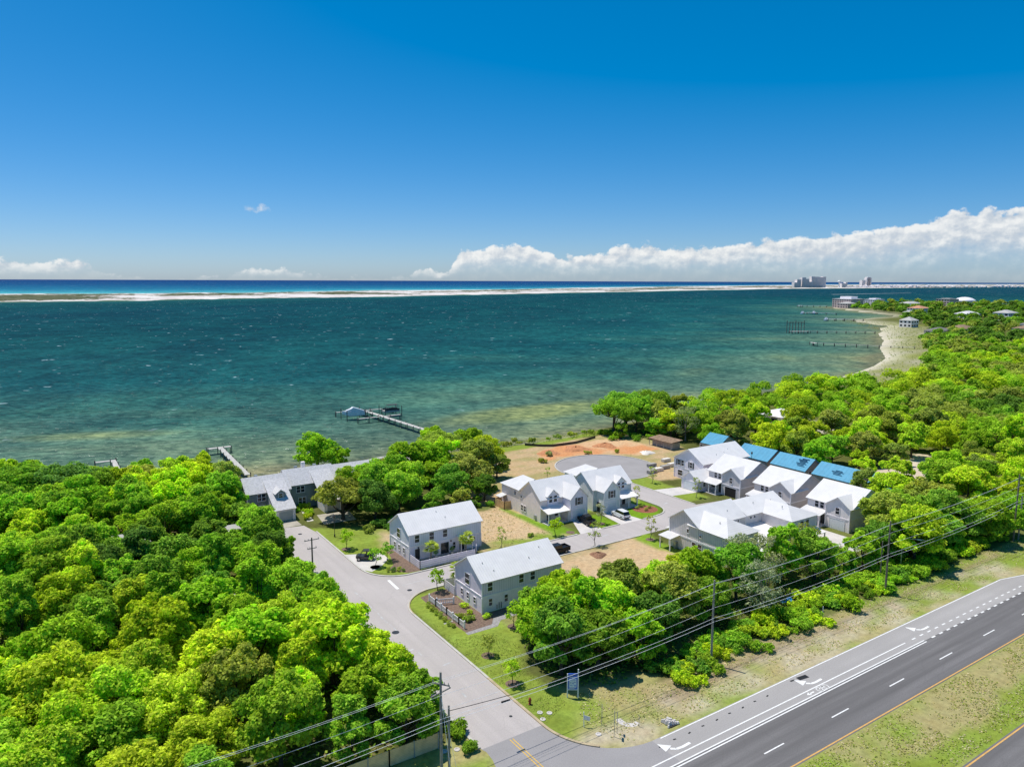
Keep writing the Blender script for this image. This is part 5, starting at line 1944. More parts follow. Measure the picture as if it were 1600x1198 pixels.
# --- great wood on the right
for kk, x, y, cn, sc_ in [('spread', 163, 184, 'mid green', 1.3), ('spread', 173, 189, 'mid green', 1.4), ('spread1', 178, 181, 'olive green', 1.3), ('spread', 187, 191, 'mid green', 1.35), ('oak5', 160, 177, 'fresh green', .75),
                          ('oak3', 171, 172, 'fresh green', .9), ('thin', 175, 163, 'grey-green', 1.4), ('oak2', 178, 170, 'olive green', 1.0)]:
    spot(kk, x, y, cn, sc_, 'right')
    gap(x, y, 4.5)
scatter([(129, 64.5), (420, 64.5), (620, 300), (560, 290), (500, 250), (430, 218), (390, 198), (340, 192), (300, 205), (225, 197), (186, 192), (170, 186), (171, 146), (171, 82), (158, 78), (150, 80)], 6.4, 'right', OAKS + ['oak2', 'oak4', 'slim0'],
        ['dark green', 'mid green', 'fresh green', 'olive green', 'bright yellow-green', 'bright yellow-green', 'fresh green', 'olive green'], 9, (.85, 1.2), grow=.32)
TREES.sort(key=lambda t_: t_[1] ** 2 + t_[2] ** 2 - (1e6 if t_[5] != 'right' else 0))
near, rest = TREES[:298], TREES[298:]
count = {}
NTH = ['nearest', 'second nearest', 'third nearest', 'fourth nearest', 'fifth nearest', 'sixth nearest', 'seventh nearest', 'eighth nearest', 'ninth nearest', 'tenth nearest', 'eleventh nearest', 'twelfth nearest',
       'thirteenth nearest', 'fourteenth nearest', 'fifteenth nearest', 'sixteenth nearest', 'seventeenth nearest', 'eighteenth nearest', 'nineteenth nearest', 'twentieth nearest']
buckets = {}
for tr in near:
    lm = min(LANDMARKS[tr[5]], key=lambda l: math.hypot(tr[1] - l[1], tr[2] - l[2]))
    buckets.setdefault((tr[5], tr[3], lm), []).append(tr)
for (region, cn, lm), lst in buckets.items():
    lst.sort(key=lambda t_: math.hypot(t_[1] - lm[1], t_[2] - lm[2]))
    for i, (kk, x, y, cn_, sc_, rg_, zs_, _) in enumerate(lst):
        word = 'spreading tree' if kk.startswith('spread') else 'thin crowned tree' if kk == 'thin' else 'slender tree' if kk.startswith('slim') else 'tree'
        nth = NTH[i] if i < len(NTH) else 'number %d' % (i + 1)
        plant(kk, x, y, cn, sc_, f'{cn} {word}, {nth} of its colour to {lm[0]}', 'thin_tree' if kk == 'thin' else 'oak_tree', 'tree', WOODS[region], zs_)


# --- the wood beyond what can be told apart: one mass of crowns on short stems
def far_wood():
    g = np.random.default_rng(77)
    pos = []
    poly_far = [(330, 63), (3300, -700), (3300, 100), (2500, 560), (1850, 850), (1700, 930), (1600, 935), (1480, 870), (1330, 830), (1200, 680), (1150, 615), (1000, 545), (930, 495), (840, 430), (760, 378), (640, 328), (560, 285), (500, 248), (430, 216), (390, 196)]
    r_ = random.Random(5)
    cand = [(t_[1], t_[2], 1.0) for t_ in rest]
    cell = {}
    for _ in range(60000):
        dd = math.exp(r_.uniform(math.log(330), math.log(2400)))
        a = r_.uniform(-.05, .66)
        x = dd * (math.sin(a) * RGT.x + math.cos(a) * FWD.x)
        y = dd * (math.sin(a) * RGT.y + math.cos(a) * FWD.y)
        sp = 8 + dd * .012
        kx, ky = int(x // 40), int(y // 40)
        if not in_poly(np.array([x]), np.array([y]), poly_far)[0]:
            continue
        if any((u - x) ** 2 + (v - y) ** 2 < sp * sp for ax in (kx - 1, kx, kx + 1) for ay in (ky - 1, ky, ky + 1) for (u, v) in cell.get((ax, ay), ())):
            continue
        if any(math.hypot(x - t_[1], y - t_[2]) < 6 for t_ in near if t_[1] > 280):
            continue
        if any(math.hypot(x - a_, y - b_) < c_ for a_, b_, c_ in TREE_GAPS):
            continue
        cell.setdefault((kx, ky), []).append((x, y))
        cand.append((x, y, 1.0 + dd / 1500))
    cols = list(PAL.values())
    V, T, Cc = [], [], []
    for x, y, s_ in cand:
        dd = math.hypot(x, y)
        n = int(np.clip(520000 / dd ** 1.05, 200, 1500))
        if dd < 380:
            n = 1900
        size = np.clip(dd * .00135, .30, 2.2)
        Rr = g.uniform(4.2, 6.2) * (1 + dd / 4000)
        H = g.uniform(7, 10.5) * (1 + dd / 6000)
        nl = 9
        lb = lobes_round(Rr, H, 2.5, nl, g)
        p, nr, idx = crown_points(lb, n, g, -.2, .4, .5, .1)
        V.append(leaf_quads(p, nr, size, g) + np.array((x, y, 0)))
        T.append(np.repeat(np.clip(.42 + g.uniform(-.2, .2, len(lb))[idx] + g.normal(0, .18, len(p)), 0, 1), 4))
        q_ = float(vnoise(np.array([x / 60.]), np.array([y / 60.]), 41)[0]) * .8 + g.uniform(0, .3)
        cn_ = ['dark green', 'dark green', 'mid green', 'olive green', 'fresh green', 'bright yellow-green', 'fresh green'][min(6, int(q_ / 1.1 * 7))]
        if dd > 700:
            cn_ = ['dark green', 'dark green', 'mid green', 'olive green'][int(g.integers(0, 4))]
        cc = np.array(PAL[cn_]) * g.uniform(.85, 1.15)
        Cc.append(np.tile(cc, (len(p) * 4, 1)))
    V = np.concatenate(V)
    me_ = numpy_mesh('distant_woods', V, np.arange(len(V)).reshape(-1, 4), 'leaves_far')
    attr_f(me_, 'tone', np.concatenate(T))
    attr_col(me_, 'leafcol', np.concatenate(Cc))
    o = bpy.data.objects.new('distant_woods', me_)
    C.objects.link(o)
    tag(o, 'mass of green tree crowns running back along the shore to the far point', 'woods', kind='stuff')
    print('far trees', len(cand), 'quads', len(V) // 4, 'near', len(near))


far_wood()

# ------------------------------------------------------------------ bushes along the highway and around the yards
BUSH = []


def bushes(poly, n, seed, cols, sc, mind=1.1):
    g = random.Random(seed)
    xs, ys = [p[0] for p in poly], [p[1] for p in poly]
    got = []
    for _ in range(n * 30):
        if len(got) >= n:
            break
        x, y = g.uniform(min(xs), max(xs)), g.uniform(min(ys), max(ys))
        if in_poly(np.array([x]), np.array([y]), poly)[0] and all((x - a) ** 2 + (y - b) ** 2 > mind ** 2 for a, b in got):
            got.append((x, y))
            BUSH.append((x, y, g.choice(cols), g.uniform(*sc)))


bushes([(64, 62.8), (75, 61.6), (100, 62.2), (132, 62.6), (150, 63), (160, 63.4), (160, 67), (130, 69), (98, 67.4), (76, 66.6), (66, 65)], 92, 21, ['fresh green', 'fresh green', 'bright yellow-green', 'mid green'], (.75, 1.35), 1.45)
bushes([(67.2, 60.6), (69.4, 60.4), (69.6, 62.2), (67, 62.4)], 3, 22, ['bright yellow-green'], (.7, 1.0), .9)
bushes([(94, 84), (101.4, 82.6), (101.4, 89), (97, 92), (93, 90)], 16, 23, ['bright yellow-green', 'fresh green', 'olive green'], (.7, 1.2), 1.2)
bushes([(60, 86.5), (78, 86.5), (92, 87), (92, 89.5), (76, 90.2), (62, 88.6)], 18, 24, ['olive green', 'bright yellow-green', 'mid green'], (.6, 1.0), 1.3)
bushes([(36, 84), (37.8, 84), (37.6, 64), (35.4, 64)], 9, 25, ['fresh green', 'mid green'], (.6, 1.1), 1.3)
bushes([(36.4, 114), (38.0, 115), (38.0, 142), (36.2, 142)], 14, 26, ['fresh green', 'bright yellow-green', 'mid green'], (.7, 1.2), 1.5)
bushes([(47.4, 149), (50, 154.5), (50, 160), (47, 160)], 7, 27, ['bright yellow-green', 'fresh green'], (.5, .85), 1.0)
bushes([(156, 176), (170, 168), (176, 178), (160, 188)], 12, 28, ['fresh green', 'mid green'], (.8, 1.3), 1.8)
bushes([(112, 187), (160, 188.5), (160, 191), (112, 191)], 16, 29, ['olive green', 'fresh green'], (.5, 1.0), 1.6)
bushes([(54.5, 137), (74, 135.2), (84, 138), (84, 141), (60, 142)], 20, 30, ['olive green', 'mid green', 'dark green'], (.6, 1.1), 1.4)
for x, y, cn, sc_ in ((82, 117, 'olive green', .5), (86, 138, 'mid green', .7), (119.5, 165, 'olive green', .8), (137, 166.5, 'olive green', .7), (146, 163, 'olive green', .6), (126, 170, 'grey-green', .8)):
    BUSH.append((x, y, cn, sc_))
BM = [('the blue signboard', 53, 67), ('the second roadside pole', 73.8, 62.7), ('the third roadside pole', 115, 62), ('the last roadside pole', 161, 62), ('the board and batten house', 102, 88), ('the white barn house', 66, 92),
      ('the timber fence', 34, 67), ('the black iron railing', 37, 112), ('the grey shore house', 47, 156), ('the brown roofed shed', 163, 168), ('the black silt fence', 138, 182), ('the pale blue barn', 63, 130), ('the turning circle', 131, 152)]
bb = {}
for b_ in BUSH:
    lm = min(BM, key=lambda l: math.hypot(b_[0] - l[1], b_[1] - l[2]))
    bb.setdefault((b_[2], lm), []).append(b_)
for (cn, lm), lst in bb.items():
    lst.sort(key=lambda t_: math.hypot(t_[0] - lm[1], t_[1] - lm[2]))
    for i, (x, y, cn_, sc_) in enumerate(lst):
        nth = NTH[i] if i < len(NTH) else 'number %d' % (i + 1)
        plant('bush%d' % random.randrange(4), x, y, cn, sc_, f'{cn} leafy bush, {nth} of its colour to {lm[0]}', 'bush', 'bush', 'leafy bushes at the edges of the lots and woods', random.uniform(.8, 1.15))

for x, y, kk, cn, sc_, lab in [
        (49.8, 81.0, 'sapling', 'olive green', .92, 'young green tree in a mulch ring nearest the picket fence on the corner lawn'),
        (48.7, 73.2, 'sapling', 'bright yellow-green', 1.05, 'young yellow-green tree in a mulch ring on the corner lawn, nearest the hydrant'),
        (57.5, 86.2, 'sapling', 'fresh green', 1.15, 'young fresh green tree between the gravel path and the thicket'),
        (48.3, 130.3, 'sapling', 'fresh green', 1.15, 'young round green tree on the lawn above the parked black buggy'),
        (49.4, 118.9, 'sapling', 'fresh green', 1.1, 'young green tree at the street end of the buggy driveway'),
        (52.4, 120.6, 'sapling', 'mid green', 1.0, 'leaning dark green young tree in the mulch bed beside the pale blue barn house'),
        (73.6, 114.8, 'sapling_thin', 'olive green', 1.05, 'nearly bare brownish young tree at the edge of the sandy lot'),
        (86.4, 114.4, 'sapling', 'bright yellow-green', 1.15, 'bright lime young tree on the turf of the cream gabled house'),
        (98.9, 115.2, 'sapling_thin', 'grey-green', 1.15, 'pale pinkish young tree between the driveways of the gabled houses'),
        (89.4, 105.6, 'sapling_thin', 'olive green', 1.3, 'thin olive young tree on the bare lot across from the cream gabled house'),
        (101.0, 102.4, 'sapling_thin', 'olive green', 1.25, 'thin young tree in a mulch ring near the board and batten house porch'),
        (114.8, 121.3, 'sapling_thin', 'olive green', 1.15, 'brown tinged young tree at the porch corner of the pale blue gabled house'),
        (130.6, 132.4, 'sapling_thin', 'olive green', 1.1, 'thin young tree on the strip of grass beside the large white house'),
        (130.5, 117.5, 'sapling_thin', 'olive green', 1.25, 'thin young tree on the grass in front of the blue grey lane house'),
        (54.0, 103.7, 'sapling', 'fresh green', 1.2, 'broad young tree in dark mulch at the side of the white barn house'),
        (110.8, 150.4, 'sapling_thin', 'olive green', .8, 'spindly sapling on the dry ground beside the turning circle'),
        (84.5, 141.5, 'slim1', 'mid green', .62, 'slim dark young tree behind the timber privacy fence')]:
    plant(kk, x, y, cn, sc_, lab, 'young_tree', 'young tree', 'young street trees')
for i in range(13):
    plant('shrub', 50.15 - .35 * (i % 2) - .02 * i, 99.6 - i * .72, 'olive green', random.uniform(.8, 1.0), f'small round shrub, number {i + 1} in the row outside the picket fence from the street corner', 'shrub', 'shrub', 'row of small shrubs outside the picket fence')
for x, y, w_ in ((54.6, 96.0, 'nearest the short picket fence'), (54.1, 93.4, 'in the middle of the mulch bed'), (55.6, 90.8, 'at the corner of the white barn house')):
    plant('shrub', x, y, 'bright yellow-green', 1.5, 'yellow mounded shrub ' + w_, 'shrub', 'shrub', 'yellow shrubs in the mulch bed', .7)
for x, y, w_ in ((52.0, 92.8, 'left'), (52.7, 91.4, 'right')):
    plant('bush1', x, y, 'olive green', .6, f'feathery grass clump behind the picket fence, the {"larger one farther from" if w_ == "left" else "one closer to"} its end post', 'grass_clump', 'ornamental grass', 'ornamental grasses in the mulch bed', 1.0)
for i, (x, y) in enumerate(((50.4, 115.6), (51.2, 115.2), (52.0, 114.8), (52.8, 114.4), (50.8, 116.4), (51.7, 116.0), (52.5, 115.5))):
    plant('shrub', x, y, 'dark green' if i % 2 else 'olive green', random.uniform(.7, 1), f'low dark shrub in the mulch bed by the stop bar, number {i + 1} from the driveway', 'shrub', 'shrub', 'low shrubs in the bed by the stop bar')
for x, y in ((112.6, 118.6), (114.2, 118.9), (115.2, 117.4), (113.4, 116.6)):
    plant('shrub', x, y, 'olive green', 1.0, 'small shrub in the red mulch of the turf island', 'shrub', 'shrub', 'shrubs in the red mulch of the turf island')


def palm(x, y, hgt, label):
    o = thing('palm_tree', label, 'palm', (x, y, 0), random.uniform(0, 6), 'fan palms at the barn houses')
    MB().tube([(0, 0, -.2), (.03, 0, hgt * .5), (.0, .02, hgt)], [.2, .15, .13], 8).build('trunk', 'bark_grey', o, local=True)
    g = np.random.default_rng(int(x * 10))
    V = []
    for i in range(46):
        a = i * 2.4
        e = g.uniform(-.7, 1.2)
        L = g.uniform(1.2, 1.6)
        dr = np.array((math.cos(a), math.sin(a), 0))
        sd_v = np.array((-math.sin(a), math.cos(a), 0))
        stem = np.array((0, 0, hgt)) + dr * L * .55 * math.cos(e) + np.array((0, 0, L * .55 * math.sin(e)))
        for j in range(-3, 4):
            t_ = j * .3
            dd = dr * math.cos(t_) + sd_v * math.sin(t_)
            tip = stem + dd * L * .62 * math.cos(e * .6) + np.array((0, 0, L * .5 * math.sin(e) - .16))
            w_ = sd_v * .085
            V += [stem - w_, stem + w_, (stem + tip) / 2 + w_ * 1.6 + np.array((0, 0, .06)), tip]
        V += [np.array((0, 0, hgt - .05)), np.array((0, 0, hgt + .03)), stem + np.array((0, 0, .02)), stem]
    me_ = numpy_mesh('crown', np.array(V), np.arange(len(V)).reshape(-1, 4), 'leaves')
    attr_f(me_, 'tone', np.repeat(np.clip(g.normal(.5, .25, len(V) // 4), 0, 1), 4))
    c_ = bpy.data.objects.new('crown', me_)
    C.objects.link(c_)
    c_.parent = o
    c_.color = (.46, .56, .09, 1)


palm(58.9, 115.6, 2.7, 'fan palm at the left end of the courtyard of the pale blue barn house')
palm(66.1, 115.4, 3.2, 'fan palm in front of the entrance awning of the pale blue barn house')
palm(57.0, 102.6, 3.3, 'fan palm behind the white barn house fence')
for x, y, w_ in ((60.6, 116.9, 'between the first palm and the french door'), (64.0, 116.9, 'to the right of the french door')):
    o = thing('potted_shrub', f'round clipped shrub in a pale pot {w_}', 'potted plant', (x, y, 0), group='potted shrubs in the courtyard')
    MB().rev([(.2, .02), (.3, .55), (.32, .6)], 12, (x, y, 0)).build('pot', 'terracotta', o)
    c_ = bpy.data.objects.new('shrub_crown', KINDS_['shrub'][0])
    C.objects.link(c_)
    c_.parent = o
    c_.location = (0, 0, .62)
    c_.scale = (1.1, 1.1, 1.3)
    c_.color = vary(PAL['dark green'])


# ------------------------------------------------------------------ utility poles, wires, lamps
def utility_pole(x, y, hgt, label, arms=(), mat='wood_pole', can=None, r=.17):
    o = thing('utility_pole', label, 'utility pole', (x, y, 0), group='utility poles')
    MB().tube([(x, y, -.3), (x, y, hgt)], [r, r * .68], 10).build('post', mat, o)
    for z, L, a in arms:
        dx, dy = math.cos(R(a)) * L / 2, math.sin(R(a)) * L / 2
        b = MB()
        ribbon(b, [(x - dx, y - dy), (x + dx, y + dy)], .11, z - .06, z + .06)
        ar = b.build('crossarm', 'wood_pole_grey', o)
        for f_ in (-.9, -.45, .9):
            MB().tube([(x + dx * f_, y + dy * f_, z + .06), (x + dx * f_, y + dy * f_, z + .3)], [.055, .04], 6).build('insulator', 'metal_grey', ar)
    if can:
        MB().rev([(.2, -.45), (.24, -.4), (.24, .4), (.1, .5)], 10, (x + .38, y - .1, can)).build('transformer', 'metal_grey', o)
    return o


utility_pole(32.6, 62.2, 11.7, 'tall wooden pole with crossarms and stay wires at the end of the timber fence', [(10.4, 1.9, 128), (9.5, 2.6, 12)], 'wood_pole_grey')
utility_pole(34.1, 63.3, 7.0, 'short weathered pole holding black cables, beside the tall crossarm pole', (), 'wood_pole_grey', r=.15)
utility_pole(73.8, 62.7, 11.8, 'plain grey pole rising from the bushes in the middle of the highway edge', (), 'wood_pole_grey')
utility_pole(115.2, 62.3, 12.5, 'dark brown pole with a shorter pole beside it, past the grey bare thicket', ())
utility_pole(120.4, 66.2, 6.9, 'short thin pole among bushes just behind the dark brown one', (), r=.12)
utility_pole(161.2, 62.4, 13.6, 'dark pole nearest the right edge where the verge meets the wood', [(11.6, 2.2, 20)])
utility_pole(162.9, 62.2, 9.0, 'lighter shorter pole standing against the dark one near the right edge', (), 'wood_pole_grey', r=.15)
utility_pole(38.2, 119.5, 7.5, 'brown pole with two crossarms where the wood meets the side street', [(7.1, 2.6, 0), (5.6, 1.6, 0)])
gw = MB()
for dx in (-.25, .1):
    gw.tube([(32.6, 62.1, 9.0), (33.1 + dx * 3, 59.4 + dx, .0)], .018, 4)
tag(gw.build('stay_wires', 'wire_pale', at=(32.6, 62.2, 0)), 'pale stay wires slanting from the tall crossarm pole to the ground', 'stay wire')

RUN = [(-50, 62.2), (-8.7, 62.2), (32.6, 62.2), (73.8, 62.7), (115.2, 62.3), (161.2, 62.4), (203, 62.4)]
for lab, hs, dv, mat, rr in [
        ('topmost pale power line of the bundle along the highway', [11.2, 11.2, 10.9, 11.4, 11.9, 12.9, 12.9], 0, 'wire_pale', .013),
        ('second highest power line, close under the topmost', [10.7, 10.7, 10.4, 11.0, 11.5, 12.4, 12.4], .5, 'wire_pale', .013),
        ('third power line down, passing the middle pole a metre below its top', [9.7, 9.7, 9.5, 10.2, 10.8, 11.5, 11.5], -.5, 'wire_pale', .013),
        ('single fourth power line in the gap above the lower pair', [7.9, 7.9, 7.6, 8.0, 8.7, 9.6, 9.6], -.1, 'wire_pale', .014),
        ('upper cable of the thick lower pair along the highway', [6.8, 6.8, 6.7, 6.6, 7.0, 8.2, 8.2], -.2, 'wire_pale', .018),
        ('lowest and thickest cable along the highway', [6.3, 6.3, 6.3, 6.1, 6.5, 7.6, 7.6], -.25, 'wire_pale', .018)]:
    P = []
    for (p, z0), (p2, z1) in zip(zip(RUN[:-1], hs[:-1]), zip(RUN[1:], hs[1:])):
        for i in range(14):
            f_ = i / 14
            P.append((p[0] + (p2[0] - p[0]) * f_, p[1] + dv + (p2[1] - p[1]) * f_, z0 + (z1 - z0) * f_ - 4 * .55 * f_ * (1 - f_)))
    tag(MB().tube(P, rr, 5).build('power_line', mat, at=(32.6, 62.2, 0)), lab, 'power line', 'power lines along the highway')
P = [(34.1 + (40.2) * i / 16, 63.3 - .6 * i / 16, 6.4 - .4 * i / 16 - 4 * .9 * (i / 16) * (1 - i / 16)) for i in range(17)]
tag(MB().tube(P, .035, 5).build('telephone_cable', 'wire_black', at=(34.1, 63.3, 0)), 'black sagging cable with a splice box crossing over the side street', 'cable')
MBs = MB()
MBs.tube([(40.6, 63.2, 5.25), (41.7, 63.2, 5.18)], .11, 8)
tag(MBs.build('splice_box', 'wire_black', at=(41.1, 63.2, 5.2)), 'black splice box hanging on the cable above the side street', 'cable box')

o = thing('street_light', 'slender grey lamp post with a curved white arm in front of the highway wood', 'street light', (128.2, 66.9, 0))
MB().tube([(128.2, 66.9, -.1), (128.2, 66.9, 5.2)], [.09, .07], 8).build('post', 'metal_grey', o)
MB().tube([(128.2, 66.9, 5.15), (128.7, 66.5, 5.5), (129.6, 65.9, 5.6), (130.4, 65.3, 5.45)], .06, 6).build('arm', 'white_plain', o)
MB().tube([(130.3, 65.4, 5.45), (131.3, 64.7, 5.36)], [.16, .10], 8).build('lamp_head', 'white_plain', o)
for x, y, lab in ((48.8, 138, 'black lantern lamp post on the lawn above the young tree'), (37.9, 154, 'black lantern lamp post in front of the grey shore house'), (155.4, 121.6, 'dark slim lamp post in front of the first blue roof')):
    o = thing('lamp_post', lab, 'street light', (x, y, 0), group='black lantern lamp posts')
    hh = 3.9 if x < 100 else 6.5
    MB().rev([(.16, 0), (.14, .5), (.06, .6), (.05, hh)], 8, (x, y, 0)).build('post', 'metal_dark', o)
    MB().rev([(.1, 0), (.2, .12), (.24, .5), (.05, .7)], 8, (x, y, hh + .002)).build('lantern', 'metal_dark', o)

# ------------------------------------------------------------------ signs and small things on the verge
a = Vector((52.6, 66.9))
b2 = Vector((53.75, 66.1))
t_ = (b2 - a).normalized()
nrm = Vector((t_.y, -t_.x))
if nrm.y > 0:
    nrm = -nrm
o = thing('signboard', 'blue upright signboard on two white posts in front of the thicket', 'sign', ((a.x + b2.x) / 2, (a.y + b2.y) / 2, 0))


def sbox(s0, s1, z0, z1, d0, d1):
    pts = []
    for z in (z0, z1):
        for s, d_ in ((s0, d1), (s1, d1), (s1, d0), (s0, d0)):
            p = a + t_ * s + nrm * d_
            pts.append((p.x, p.y, z))
    return MB().hexa(pts)


sbox(-.03, .09, 0, 3.15, -.06, .06).build('post', 'white_plain', o)
sbox(1.28, 1.42, 0, 3.75, -.06, .06).build('post', 'white_plain', o)
sbox(.1, 1.27, 1.02, 1.12, -.05, .05).build('crossbar', 'white_plain', o)
pn = sbox(.1, 1.27, 1.13, 3.2, -.03, .065).build('panel', 'sign_blue', o)
sbox(.24, 1.14, 1.42, 2.52, .067, .072).build('picture', 'sign_pale', pn)
lt = MB()
for s0, s1, z0, z1 in ((.36, .62, 2.82, 2.9), (.5, .74, 2.92, 2.97), (.28, 1.1, 2.66, 2.74), (.2, .9, 1.26, 1.31), (.3, 1.1, 1.34, 1.38)):
    m_ = sbox(s0, s1, z0, z1, .067, .073)
    lt.hexa(m_.v)
lt.build('lettering', 'white_plain', pn)
lt = MB()
for s0, s1, z0, z1 in ((.34, 1.02, 2.36, 2.42), (.3, .5, 1.98, 2.04), (.62, .8, 1.9, 2.0), (.8, 1.05, 2.05, 2.12), (.34, .6, 1.62, 1.68), (.86, 1.06, 1.56, 1.7), (.66, .8, 1.7, 1.76)):
    m_ = sbox(s0, s1, z0, z1, .073, .076)
    lt.hexa(m_.v)
lt.build('lettering', 'sign_blue', pn)
o = thing('post_sign', 'small white sign on a leaning post in the dry verge near the blue board', 'sign', (50.5, 61, 0))
MB().tube([(50.5, 61, 0), (50.45, 61, 1.9)], .05, 6).build('post', 'white_plain', o)
MB().hexa([(50.5, 60.96, .95), (51.05, 60.6, .75), (51.05, 60.63, .75), (50.5, 61.0, .95), (50.5, 60.96, 1.5), (51.05, 60.6, 1.3), (51.05, 60.63, 1.3), (50.5, 61.0, 1.5)]).build('panel', 'white_plain', o)
for x, y, hh, lab, pnl in ((52.2, 57.7, 3.1, 'thin metal road sign seen edge on, nearest the turn lane corner', .75), (52.9, 58.0, 2.6, 'thin metal road sign seen edge on, just behind the other one', .6), (52.5, 60.2, 2.6, 'bare thin metal post between the white sign and the road signs', 0), (55.9, 57.6, 1.4, 'short thin marker post at the far end of the curved slab', 0)):
    o = thing('sign_post', lab, 'sign', (x, y, 0), group='thin metal posts on the verge')
    MB().tube([(x, y, 0), (x, y, hh)], .04, 6).build('post', 'metal_grey', o)
    if pnl:
        d_ = Vector((.67, .742)) * pnl / 2
        MB().hexa([(x - d_.x, y - d_.y - .02, hh - pnl), (x + d_.x, y + d_.y - .02, hh - pnl), (x + d_.x + .03, y + d_.y, hh - pnl), (x - d_.x + .03, y - d_.y, hh - pnl),
                   (x - d_.x, y - d_.y - .02, hh), (x + d_.x, y + d_.y - .02, hh), (x + d_.x + .03, y + d_.y, hh), (x - d_.x + .03, y - d_.y, hh)]).build('panel', 'metal_grey', o)
hy = MB()
hy.rev([(.2, 0), (.2, .06), (.13, .08), (.13, .62), (.17, .64), (.16, .76), (.05, .9)], 10, (47.9, 68.2, 0))
hy.tube([(47.66, 68.2, .5), (48.14, 68.2, .5)], .07, 8)
hy.tube([(47.9, 67.96, .42), (47.9, 68.2, .42)], .08, 8)
tag(hy.build('fire_hydrant', 'hydrant_red', at=(47.9, 68.2, 0)), 'rusty red fire hydrant on the corner lawn', 'hydrant')
for x, y, lab in ((47.9, 66.1, 'pale round utility cover nearest the hydrant'), (48.8, 65.4, 'pale round utility cover farthest from the kerb by the hydrant'), (47.4, 64.8, 'pale round utility cover closest to the stained kerb'),
                  (51.0, 59.0, 'pale round cover alone in the dry verge'), (34.9, 65.9, 'pale round cover under the poles, closer to the fence'), (36.2, 65.4, 'pale round cover under the poles, closer to the side street')):
    r_ = MB().rev([(.34, 0), (.34, .07), (.2, .075), (.2, .03)], 14, (x, y, 0))
    tag(r_.build('utility_cover', 'concrete', at=(x, y, 0)), lab, 'utility cover', 'pale utility covers in the grass')
for x, y, lab in ((42.0, 94.1, 'dark manhole cover in the middle of the side street'), (43.5, 143.4, 'dark drain at the top of the side street'), (50.2, 106.5, 'dark drain at the mouth of the inner street'), (44.6, 67.4, 'dark spot of a valve cover near the junction')):
    k_ = .55 if y > 90 and y < 100 else .4 if y > 100 else .2
    tag(MB().rev([(k_, .0), (k_, .018)], 16, (x, y, .006)).build('manhole_cover', 'metal_dark', at=(x, y, 0)), lab, 'manhole')
o = thing('drain_inlet', 'pale rough concrete drain inlet with a dark grate at the turn lane edge', 'drain', (59.2, 55.9, 0))
g_ = np.random.default_rng(4)
hm = MB()
for i in range(34):
    x, y = 59.2 + g_.normal(0, .38), 56.1 + g_.normal(0, .3)
    s_ = g_.uniform(.1, .24)
    hm.rev([(s_ * .7, 0), (s_, s_ * .5), (s_ * .6, s_ + .45 * max(0, 1 - abs(x - 59.2)))], 6, (x, y, 0))
hm.build('rubble_head', 'concrete', o)
MB().box(58.7, 55.35, 0, 59.8, 55.6, .12).build('grate', 'metal_dark', o)
tag(MB().tube([(99.5, 63.2, 0), (99.5, 63.2, 1.5)], .06, 6).build('marker_pipe', 'white_plain', at=(99.5, 63.2, 0)), 'short white pipe marker standing in the roadside bushes', 'marker post')
tp = MB()
for i in range(7):
    for j in range(4):
        x, y = 97.6 + i * .28, 68.4 + j * .28
        zf = lambda p, q: .5 + .35 * math.sin(p * 2.1) * math.cos(q * 3)
        tp.poly([(x, y, zf(x, y)), (x + .28, y, zf(x + .28, y)), (x + .28, y + .28, zf(x + .28, y + .28)), (x, y + .28, zf(x, y + .28))])
tag(tp.build('tarpaulin', 'tarp_blue', at=(98.4, 69, 0)), 'crumpled blue tarpaulin in the shade of the highway thicket', 'tarpaulin')
tp = MB()
tp.box(36.6, 105.6, 0, 37.6, 106.5, .55)
tp.slab([(36.5, 105.4, .6), (37.7, 105.4, .6), (37.7, 106.6, .72), (36.5, 106.6, .72)], .05)
tag(tp.build('storage_box', 'tarp_blue', at=(37, 106, 0)), 'bright blue lidded box behind the black iron railing', 'box')
tag(MB().rev([(.28, 0), (.34, .9), (.36, .95)], 12, (36.9, 108.7, 0)).build('bin', 'plastic_orange', at=(36.9, 108.7, 0)), 'orange bin behind the black iron railing', 'bin')


# heaps, pallets and odds and ends on the lots
def heap(x, y, r, hgt, mat, label, cat='heap', name='soil_heap', seed=1):
    g = np.random.default_rng(seed)
    n, m = 18, 6
    mb = MB()
    i0 = 0
    for a in range(m):
        f_ = a / (m - 1)
        for j in range(n):
            w_ = 2 * math.pi * j / n
            rr = r * (1 - f_) ** .8 * (1 + .25 * math.sin(w_ * 3 + seed) * (1 - f_)) + .02
            mb.v.append((x + rr * math.cos(w_) + g.normal(0, r * .05), y + rr * math.sin(w_) + g.normal(0, r * .05), hgt * f_ ** .8 * g.uniform(.85, 1.1)))
    for a in range(m - 1):
        for j in range(n):
            b, e = a * n + j, a * n + (j + 1) % n
            mb.f.append((b, e, e + n, b + n))
            mb.m.append(0)
    mb.f.append(tuple((m - 1) * n + j for j in range(n)))
    mb.m.append(0)
    return tag(mb.build(name, mat, at=(x, y, 0), smooth=True), label, cat)


